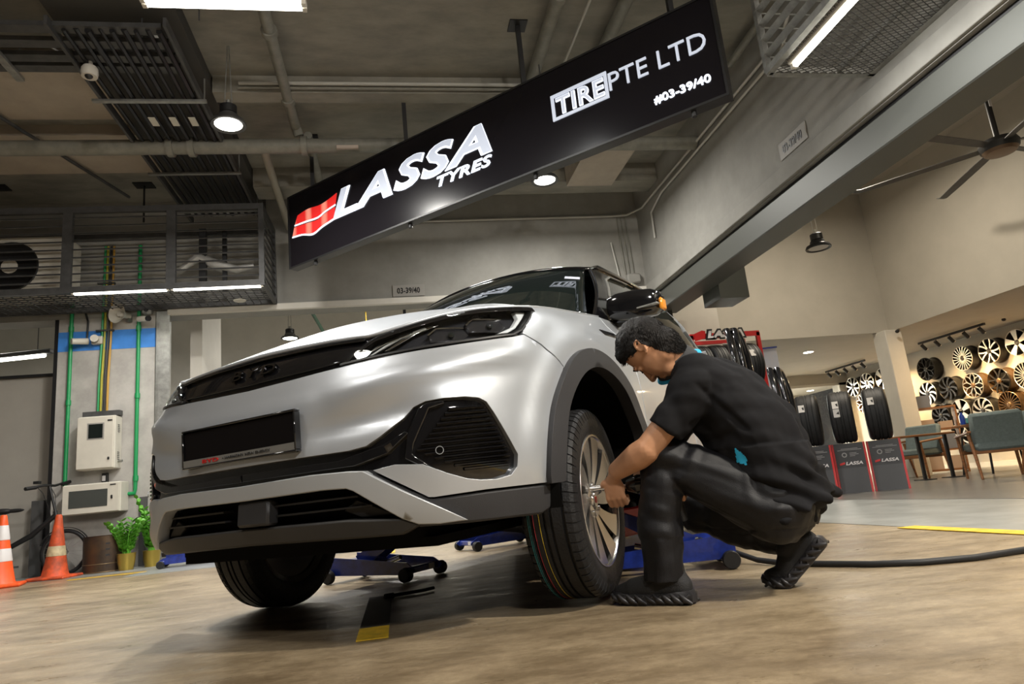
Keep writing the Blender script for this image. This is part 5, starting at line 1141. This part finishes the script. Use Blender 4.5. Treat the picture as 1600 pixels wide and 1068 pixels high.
hs = thing('horn_speaker', 'cream horn loudspeaker facing out at the pillar top', 'loudspeaker', (-3.17, 8.66, 2.97), rot=(0, 0, R(-25)))
MB().lathe([(.035, .10), (.035, .02), (.05, .0), (.075, -.04), (.115, -.085), (.122, -.09), (.115, -.082), (.07, -.03), (.03, .01), (0, .01)], 36, 'y').obj('horn', M_CREAM, hs); MB().lathe([(0, -.06), (.03, -.055), (.04, -.02), (.03, 0)], 24, 'y').obj('horn_core', M_WHITEW, hs)
MB().box((0, .10, -.02), (.04, .06, .1)).obj('bracket', M_STEEL, hs, False)
el = thing('emergency_light', 'pair of cream spotlight heads on the blue band', 'lamp', (-3.58, 8.74, 2.69))
MB().box((.1, .02, 0), (.12, .07, .10), bev=.01).obj('light_base', M_CREAM, el, False); MB().cyl((.0, 0, -.01), (-.13, -.12, -.03), .04, .035, 20).obj('spot_head', M_CREAM, el); MB().cyl((.10, -.03, 0), (.11, -.10, 0), .035, .045, 20).obj('spot_head', M_CREAM, el)
MB().tube([(-.02, .03, .03), (-.02, .04, .25), (-.08, .04, .45)], .012, 8).obj('feed_cable', M_BLK, el)
cm = thing('security_camera', 'white bullet camera pointing right at the pillar corner', 'camera', (-2.93, 8.66, 2.90))
MB().cyl((-.06, .02, .01), (.07, -.08, -.015), .035, n=20).obj('camera_body', M_WHITEW, cm); MB().cyl((.07, -.08, -.015), (.09, -.095, -.019), .034, .034, 20).obj('lens_face', M_BLK, cm); MB().cyl((-.02, .0, .02), (-.02, .13, .03), .012, n=8).obj('camera_bracket', M_WHITEW, cm)
o = tag(MB().box((-2.92, 8.75, 3.03), (.11, .09, .09), bev=.015).obj('camera_housing', M_STEEL), 'small grey square camera housing above the bullet camera', 'camera'); MB().cyl((-2.92, 8.71, 3.03), (-2.92, 8.698, 3.03), .025, n=16).obj('lens', M_BLK, o)
dc = thing('dome_camera', 'white dome camera hanging by the cable trays', 'camera', (-2.28, 5.42, 4.05))
MB().lathe([(0, .09), (.05, .09), (.062, .07), (.065, .03), (.058, .0), (0, -.004)], 28).obj('dome_housing', M_WHITEW, dc); MB().ball((0, -.012, .005), .032, 16).obj('dome_lens', M_BLK, dc); MB().cyl((0, 0, .09), (0, 0, .14), .02, n=12).obj('mount', M_WHITEW, dc)
MB().tube([(0, 0, .13), (-.06, 0, .20), (-.16, 0, .17), (-.28, -.1, .22)], .008, 8).obj('camera_cable', M_WCOND, dc)
t = tag(MB().lathe([(0, 0), (.07, 0), (.075, .008), (.02, .03), (0, .03)], 28, 'z', (-1.75, 8.35, 2.98)).obj('ceiling_speaker', M_WHITEW), 'small white disc under the louvred cage', 'detector')
t = tag(MB().tube([(-2.50+.05*math.cos(a), 9.2, 1.72+.22*math.sin(a)) for a in [2*PI*k/24 for k in range(24)]], .02, 8, closed=True).obj('hose_coil', mat('grey hose', (.16, .16, .15), .6)), 'grey hose coil on the wall just inside the back opening', 'hose')
# parts of the rear room
pipe('green_conduit', [(-1.6, 10.2, 4.3), (-.95, 14.45, 3.25)], .03, mat('dark green pipe', (.02, .07, .04), .5), 'dark green pipe slanting across the rear room', 'pipe')
pipe('conduit', [(-1.1, 12.4, 3.55), (-.4, 12.4, 3.55), (-.4, 12.4, 3.9)], .012, M_YEL, 'thin yellowish conduit in the rear room', 'conduit')
tag(MB().bb(.21, .25, 9.3, 9.34, 0, 4.6).obj('post', M_BLK, None, False), 'slim black post behind the bonnet in the rear room', 'post')
o = thing('security_camera', 'small camera on the rear room wall seen over the bonnet', 'camera', (-1.62, 14.35, 2.72)); MB().box((-.1, .1, .02), (.08, .1, .2)).obj('camera_mount', M_WHITEW, o, False); MB().cyl((-.05, .05, 0), (.12, -.08, -.03), .04, n=16).obj('camera_body', M_WHITEW, o); MB().cyl((.12, -.08, -.03), (.14, -.095, -.035), .036, n=16).obj('lens_face', M_BLK, o)
o = tag(MB().bb(.0, .9, 12.0, 12.6, 4.35, 4.59).obj('ceiling_cassette', M_WHITEW, None, False), 'white boxed duct at the ceiling of the rear room', 'duct')

# ---------------------------------------------------------------- shop interior
def fan():
    t = thing('ceiling_fan', 'large six bladed ceiling fan over the shop', 'fan', (7.23, 6.33, 3.80))
    MB().cyl((0, 0, .12), (0, 0, 1.29), .032, n=14).obj('down_rod', M_BLK, t); MB().bb(-.02, .02, -.036, -.031, .55, .72).obj('rod_label', M_REFL, t, False)
    MB().lathe([(0, .15), (.06, .14), (.19, .11), (.215, .06), (.20, .0), (.17, -.03)], 40).obj('motor_housing', M_BLK, t)
    MB().lathe([(.19, -.012), (.16, -.045), (.10, -.055), (0, -.055)], 40).obj('motor_cover', mat('bronze cover', (.16, .10, .06), .4, .4), t)
    for k in range(6):
        a = R(11+60*k); q = Matrix.Rotation(a, 3, 'Z')@Matrix.Rotation(R(9), 3, 'X'); mb = MB(); vs = []
        for (x, w, z) in ((.16, .045, .04), (.45, .055, .04), (1.1, .055, .035), (1.52, .045, .03), (1.62, .05, .06)):
            vs += [q@Vector((x, -w, z)), q@Vector((x, w, z)), q@Vector((x, w*.9, z+.012)), q@Vector((x, -w*.9, z+.012))]
        fs = [(4*i+j, 4*i+(j+1) % 4, 4*i+4+(j+1) % 4, 4*i+4+j) for i in range(4) for j in range(4)]+[(3, 2, 1, 0), (16, 17, 18, 19)]; mb.add(vs, fs); mb.obj('fan_blade', M_DSTEEL if k else M_DSTEEL, t, True, 30)
fan()
def alloy(kind, mface, mback):
    """display wheel: face towards -x, barrel going back to the wall"""
    t = thing('alloy_wheel', 'alloy wheel', 'wheel', (0, 0, 0)); Ro = .235
    MB().lathe([(Ro-.012, 0), (Ro, -.006), (Ro+.004, .004), (Ro-.004, .018), (Ro-.012, .05), (Ro-.022, .10), (Ro-.022, .17), (Ro+.002, .20), (Ro+.002, .215), (Ro-.012, .215), (Ro-.035, .10), (Ro-.026, .03)], 48, 'x', closed=True).obj('rim_barrel', mback, t)
    MB().lathe([(Ro-.010, -.003), (Ro-.004, -.009), (Ro+.003, -.004), (Ro+.004, .004)], 48, 'x').obj('rim_lip', mface, t)
    MB().lathe([(0, .10), (Ro-.04, .10)], 32, 'x').obj('barrel_back', M_VOID, t)
    f = MB(); 
    def sw(mb, *a, **k):
        n0 = len(mb.v); spoke(mb, *a, **k)
        for i in range(n0, len(mb.v)): x, y, z = mb.v[i]; mb.v[i] = (y, x, z)
    if kind == 'multi':
        for k in range(20): a = 2*PI*k/20; sw(f, a, .04, .012, a+.10, Ro-.012, .014, -.002, -.006, .014, n=3)
    elif kind == 'five':
        for k in range(5): a = 2*PI*k/5; sw(f, a, .035, .045, a, Ro-.012, .125, .0, -.006, .02, n=4)
    elif kind == 'split':
        for k in range(10): a = 2*PI*(k//2)/5; q = (k % 2-.5); sw(f, a+q*.25, .04, .022, a+q*.66, Ro-.012, .030, .0, -.006, .018, n=4)
    elif kind == 'turbine':
        for k in range(9): a = 2*PI*k/9; sw(f, a, .04, .022, a+.45, Ro-.012, .050, .0, -.006, .016, n=6)
    elif kind == 'mesh':
        for k in range(8):
            a = 2*PI*k/8; sw(f, a, .04, .016, a, Ro*.6, .014, .0, -.003, .016, n=3)
            for q in (-1, 1): sw(f, a, Ro*.55, .013, a+q*.30, Ro-.012, .016, -.003, -.006, .016, n=3)
    f.obj('spokes', mface, t, True, 30)
    MB().lathe([(0, -.012), (.028, -.012), (.034, -.006), (.05, -.002), (.055, .03), (0, .03)], 28, 'x').obj('centre_cap', mback if kind != 'five' else M_BLK, t)
    return t
MS, MK = mat('bright alloy', (.75, .72, .66), .3, .8), mat('black alloy', (.02, .018, .016), .3, .2); MBZ = mat('bronze alloy', (.13, .075, .035), .35, .6)
protos = {}
kinds = {'a': ('multi', MS, MK, 'many thin bright spokes'), 'b': ('split', MS, MK, 'split bright spokes'), 'c': ('five', MS, MK, 'five broad bright spokes'), 'd': ('mesh', MK, MK, 'black mesh spokes'), 'e': ('turbine', MS, MK, 'swirling bright spokes'), 'f': ('split', MK, MBZ, 'black split spokes, bronze barrel'), 'g': ('mesh', MS, MBZ, 'bright mesh spokes, bronze barrel'), 'h': ('turbine', MK, MK, 'black swirling spokes'), 'i': ('multi', MBZ, MBZ, 'thin bronze spokes')}
wl = [('d', 12.36, 2.06, 'topmost beside the white column'), ('a', 11.394, 2.09, 'second in the top row right of column'), ('b', 10.77, 2.10, 'third in the top row right of column'), ('c', 10.17, 2.12, 'top row at the right edge of the frame'),
      ('e', 12.45, 1.56, 'first in the second row right of column'), ('h', 11.90, 1.58, 'second in the second row right of column'), ('g', 11.30, 1.54, 'third in the second row right of column'), ('f', 10.72, 1.53, 'fourth in the second row right of column'), ('a', 10.16, 1.53, 'second row at the right edge of the frame'),
      ('h', 12.24, 1.07, 'third row behind the shelf'), ('c', 11.72, 1.10, 'third row above the left armchair'), ('e', 11.21, 1.05, 'third row just left of the grey armchair'), ('i', 10.62, 1.08, 'third row above the grey armchair'), ('d', 10.0, 1.10, 'third row at the right edge of the frame'), ('b', 11.9, .62, 'lowest row behind the armchairs'),
      ('b', 14.72, 2.07, 'first in the top row left of column'), ('e', 14.20, 2.08, 'second in the top row left of column'), ('c', 13.66, 2.09, 'third in the top row left of column'), ('g', 14.46, 1.64, 'first in the second row left of column'), ('h', 13.98, 1.66, 'second in the second row left of column'), ('f', 13.42, 1.66, 'third in the second row left of column'), ('i', 13.9, 1.15, 'low row behind the display tyres'), ('a', 13.3, 1.07, 'lowest row just left of column')]
for key, y, z, pos in wl:
    kd, mf, mb_, desc = kinds[key]; lab = 'wheel with '+desc+', '+pos
    if key not in protos: protos[key] = o = alloy(kd, mf, mb_); o['label'] = lab; o['group'] = 'alloy wheels displayed on the shop wall'; o.location = (10.885, y, z)
    else: o = dup(protos[key], (10.885, y, z), label=lab)
    o.rotation_euler = (random.uniform(0, 6), 0, 0)
def track(y0, y1, z, label):
    t = thing('track_light', label, 'lamp', (10.1, (y0+y1)/2, z)); h = (y1-y0)/2
    MB().bb(-.02, .02, -h, h, .05, .09).obj('track_rail', M_BLK, t, False)
    for k in range(5):
        y = -h+.1+(2*h-.2)*k/4; MB().cyl((0, y, .05), (0, y, 0), .008, n=6).cyl((-.03, y, .02), (.05, y, -.07), .033, n=16).obj('spot_head', M_BLK, t)
        MB().cyl((.05, y, -.07), (.052, y, -.073), .028, n=16).obj('spot_lens', mat('warm lens', (1, .8, .5), .5, emit=(1, .72, .38), estr=6), t)
        spot('track_spot_light', (10.1+.07, t.location.y+y, z-.09), (11.1, t.location.y+y-.1+.25*(k-2)*.3, 1.25), 125, (1, .66, .31), 85, .03, .7)
track(9.95, 11.5, 2.38, 'black track with five spots above the right wheel wall'); track(13.1, 14.5, 2.38, 'black track with five spots left of the white column')
for (x, y, z_) in ((8.0, 11.9, 2.495), (11.4, 17.2, 2.335)):
    t = thing('downlight', 'small round downlight '+('in the low shop ceiling above the display tyres' if y < 13 else 'seen through the glass partition'), 'lamp', (x, y, z_)); MB().lathe([(0, -.002), (.08, -.002), (.09, .0), (.09, .005)], 28).obj('lamp_trim', M_LAMP, t); area('downlight_light', (x, y, z_-.03), (0, 0, -1), .15, 22, (1, .95, .82))
area('downlight_light', (9.6, 9.0, 2.46), (0, 0, -1), .3, 60, (1, .70, .38)); area('downlight_light', (9.8, 12.2, 2.46), (0, 0, -1), .3, 30, (1, .78, .48))
tag(MB().ball((8.5, 10.08, 2.44), (.035, .035, .03), 14).obj('dome_camera', M_BLK), 'black dome camera under the ceiling at the column', 'camera'); tag(MB().ball((10.4, 9.85, 2.482), (.035, .035, .03), 14).obj('dome_camera', M_BLK), 'black dome camera at the right end of the track', 'camera')
# tyre displays
def tyre_obj(name, mx, parent, Ro=.33, W=.25):
    mb = tyre_mesh(Ro, W, .20, 64, False); mb.v = [(v[1], v[0], v[2]) for v in mb.v]; return mb.obj(name, mx, parent, True, 30)
def stand(loc, rz, label):
    t = thing('tyre_stand', label, 'display stand', loc, rz, group='black and red tyre display stands')
    def pf(a, b, c): return Vector((c, a, b))
    pr = [(-.20, 0), (.20, 0), (.16, .30), (.15, .60), (-.10, .60), (-.13, .30)]
    MB().prism(pr, pf, -.165, .165).obj('stand_body', mat('dark stand face', (.03, .03, .033), .4), t, False)
    MB().prism(pr, pf, -.19, -.166).prism(pr, pf, .166, .19).obj('red_side', M_RED, t, False)
    fp = lambda u, v, q: Vector((u, -.132-.05*max(0, (.3-v)/.3)-q-.004+(.03*(v-.3)/.3 if v > .3 else 0), v))
    text_obj('stand_lettering', 'LASSA', fp, -.06, .13, .335, .375, .002, M_REFL, t, .03, .2)
    MB().prism([(-.13, .335), (-.07, .35), (-.07, .375), (-.13, .36)], lambda a, b, c: fp(a, b, c), 0, .002).obj('stand_logo', M_RED, t, False)
    for (a, b, z) in ((-.09, .10, .53), (-.13, .14, .515), (.0, .08, .475), (.0, .10, .458), (-.0, .06, .44)): MB().prism([(a, z), (b, z), (b, z+.006), (a, z+.006)], lambda x, y, c: fp(x, y, c), 0, .002).obj('printed_line', mat('print grey', (.3, .3, .3), .6), t, False)
    mb = MB().lathe([(.018, 0), (.03, 0), (.03, .003), (.018, .003)], 20, 'y', (-.06, -.118, .46), closed=True); mb.obj('printed_icon', mat('print grey', (.3, .3, .3), .6), t)
    return t
def dtyre(loc, rz, label, lab=1, name='tyre', group='tyres on the display stands', Ro=.325, W=.27):
    t = tyre_obj(name, M_TYRE, None, Ro, W); t.location = loc; t.rotation_euler = (0, 0, rz); tag(t, label, 'tyre', group)
    for k in range(lab): MB().prism([(-.035, -.05), (.035, -.05), (.035, .05), (-.035, .05)], lambda a, b, c: Vector((a-.05, -(Ro+.002+c)*math.cos((.45+b/Ro)-.33*k), (Ro+.002+c)*math.sin((.45+b/Ro)-.33*k))), 0, .002).obj('tyre_label', mat('tyre label', (.5, .48, .46), .6), t, False)
    return t
sp_ = [(5.95, 7.70), (5.58, 7.86), (5.21, 8.0), (4.84, 8.10)]; nm = ['nearest the column, fully in view', 'second from the column', 'half hidden by the crouching back', 'mostly hidden behind the crouching person']
s0 = None
for i, (x, y) in enumerate(sp_):
    lab = 'black stand with red edges under a tyre, '+nm[i]
    if s0 is None: s0 = stand((x, y, .006), R(-36), lab)
    else: dup(s0, (x, y, .006), R(-36), lab)
    dtyre((x-.01, y-.01, .935), R(-36), 'black tyre standing on a display stand, '+nm[i], 2 if i == 1 else 1)
rk = thing('tyre_rack', 'red framed rack of tyres behind the crouching person with white brand board', 'rack', (4.42, 8.53, .003))
r_ = MB()
for x in (-.48, .48):
    for y in (-.2, .2): r_.bb(x-.025, x+.025, y-.02, y+.02, 0, 2.2)
r_.bb(-.5, .5, -.22, -.18, 2.15, 2.22).bb(-.5, .5, -.22, -.18, 1.4, 1.44).bb(-.5, .5, .18, .22, 1.4, 1.44).bb(-.5, .5, .18, .22, 2.15, 2.2); r_.obj('rack_frame', M_RED, rk, False)
fp = lambda u, v, q: Vector((u, -.225-q, v))
text_obj('board_outline', 'LASSA', fp, -.29, .30, 2.125, 2.275, .008, M_BLK, rk, .14, .2); text_obj('board_lettering', 'LASSA', lambda u, v, q: fp(u, v, q+.009), -.26, .27, 2.15, 2.25, .004, M_REFL, rk, .05, .2)
MB().prism([(-.44, 2.12), (-.30, 2.15), (-.28, 2.25), (-.33, 2.26), (-.44, 2.22)], fp, 0, .012).obj('board_logo', M_RED, rk, False)
for i in range(4): dtyre((4.08+.23*i, 8.51, 1.765), 0, 'black tyre in the red rack, '+['leftmost by the car roof', 'second from the car', 'third from the car, with a label', 'rightmost, with a label'][i], 1 if i > 1 else 0, group='tyres in the red rack', W=.215)
MB().bb(-.5, .5, -.2, .2, 1.38, 1.40).obj('rack_shelf', M_RED, rk, False)
bn = thing('banner', 'blue and white banner beside the red tyre rack', 'banner', (5.13, 8.52, 0), R(-15)); MB().bb(-.11, .11, -.005, .005, .1, 2.0).obj('banner_sheet', mat('pale blue banner', (.42, .47, .58), .6, col2=(.50, .50, .52), nscale=3), bn, False); MB().bb(-.12, .12, -.012, .012, 2.0, 2.02).bb(-.13, .13, -.10, .10, 0, .03).bb(-.01, .01, .008, .02, .03, 2.0).obj('banner_stand', M_BLUE, bn, False)
for (x, y, zt, lb) in ((3.92, 7.2, 1.98, 'pair of glossy black bent tubes rising in front of the tyre rack'), (4.24, 7.0, 1.46, 'lower pair of glossy black bent tubes at the banner')):
    t = thing('tube_guard', lb, 'guard', (x, y, 0))
    for k in range(2):
        o_ = .09*k; MB().tube([(.03+o_, 0, 0), (.06+o_, 0, zt-.5), (.05+o_, 0, zt-.28), (.0+o_, -.02, zt-.1), (-.05+o_, -.05, zt-.02), (-.11+o_, -.1, zt-.0), (-.13+o_, -.16, zt-.12), (-.12+o_, -.18, zt-.4), (-.12+o_, -.18, 0)], .035, 14).obj('bent_tube', mat('glossy black tube', (.02, .02, .022), .12, .3, coat=.6), t)
# armchairs, table, shelf
def armchair(loc, rz, label):
    t = thing('armchair', label, 'chair', loc, rz)
    MB().box((0, .02, .40), (.56, .56, .11), bev=.03).obj('seat_cushion', M_TEAL, t); MB().box((0, .27, .60), (.58, .10, .44), rot=(R(-14), 0, 0), bev=.03).obj('back_cushion', M_TEAL, t)
    f = MB()
    for q in (-1, 1): f.box((q*.31, -.02, .57), (.05, .62, .03), rot=(R(4), 0, 0), bev=.008)
    f.obj('armrest', M_WOOD, t, False); g = MB(); g.box((0, .25, .335), (.60, .04, .05), bev=.006).box((0, -.24, .335), (.60, .04, .05), bev=.006); g.obj('seat_rail', M_WOOD, t, False)
    for q in (-1, 1):
        MB().tube([(q*.31, -.27, .57), (q*.31, -.24, .3), (q*.31, -.22, 0)], [.022, .022, .015], 8).obj('leg', M_WOOD, t); MB().tube([(q*.31, .22, .56), (q*.30, .28, .3), (q*.30, .36, 0)], [.022, .022, .015], 8).obj('leg', M_WOOD, t)
    return t
a0 = armchair((7.55, 7.75, .006), R(152), 'grey teal armchair with its back turned to the shop front')
dup(a0, (8.05, 9.75, .006), R(-75), 'grey teal armchair seen from the side beside the shelf')
dup(a0, (8.75, 8.0, .006), R(60), 'grey teal armchair behind the table at the right edge')
tb = thing('table', 'dark wooden table on black legs behind the armchairs', 'table', (8.95, 9.0, .006)); MB().box((0, 0, .72), (1.1, .6, .035), bev=.006).obj('tabletop', M_WOOD, tb, False)
for x in (-.5, .5):
    for y in (-.24, .24): MB().cyl((x*.9, y*.9, .70), (x*1.1, y*1.1, 0), .016, n=8).obj('leg', M_BLK, tb)
o = tag(MB().box((8.42, 8.85, .795), (.22, .12, .08), bev=.006).obj('tissue_box', mat('turquoise card', (.12, .40, .40), .6), None, False), 'turquoise tissue box on the dark table', 'box')
o = thing('spray_bottle', 'blue bottle standing on the dark table', 'bottle', (8.30, 8.95, .745)); MB().lathe([(0, 0), (.035, 0), (.035, .12), (.015, .16), (.015, .18), (0, .18)], 20).obj('bottle_body', mat('blue plastic', (.02, .06, .35), .3), o); MB().box((0, 0, .195), (.05, .025, .03), bev=.005).obj('trigger', M_BLK, o, False)
ct = thing('counter_table', 'narrow wooden counter on black legs beside the white column', 'table', (7.55, 9.05, .006), R(-8)); MB().box((0, 0, .64), (1.0, .30, .03), bev=.005).obj('tabletop', M_WOOD, ct, False)
for x in (-.42, .0, .42): MB().bb(x-.02, x+.02, -.03, .01, 0, .63).obj('leg', M_BLK, ct, False); MB().bb(x-.09, x+.09, -.14, .13, 0, .012).obj('foot_plate', M_BLK, ct, False)
sh_ = thing('shelf_unit', 'dark wooden shelf with boxes behind the side-on armchair', 'shelf', (9.35, 10.85, .006), R(-35))
m_ = MB().bb(-.45, -.42, -.18, .18, 0, 1.15).bb(.42, .45, -.18, .18, 0, 1.15)
for z in (.04, .38, .74, 1.12): m_.bb(-.42, .42, -.18, .18, z, z+.03)
m_.obj('shelf_frame', M_WOOD, sh_, False)
bc = [((.42, .30, .22), 'brown cardboard'), ((.45, .12, .12), 'pinkish'), ((.55, .50, .42), 'cream'), ((.16, .17, .20), 'dark grey'), ((.5, .5, .52), 'white'), ((.25, .12, .05), 'dark brown')]
def rotp(x, y, z): c, s = math.cos(R(-35)), math.sin(R(-35)); return (9.35+x*c-y*s, 10.85+x*s+y*c, z+.006)
k = 0
for z, row in ((.07, 'bottom'), (.41, 'middle'), (.77, 'upper'), (1.15, 'top')):
    for i in range(3 if z < 1.1 else 2):
        c, nme = bc[(k*5+i) % 6]; h = .12+.05*((k*7) % 4); p = rotp(-.28+.27*i, -.02, z+h/2); o = MB().box((0, 0, 0), (.20, .22, h), bev=.004).obj('box', mat('box '+nme, c, .6), None, False); o.location = p; o.rotation_euler = (0, 0, R(-35))
        tag(o, nme+' box on the '+row+' board of the dark shelf, '+['left', 'middle', 'right'][i], 'box'); k += 1
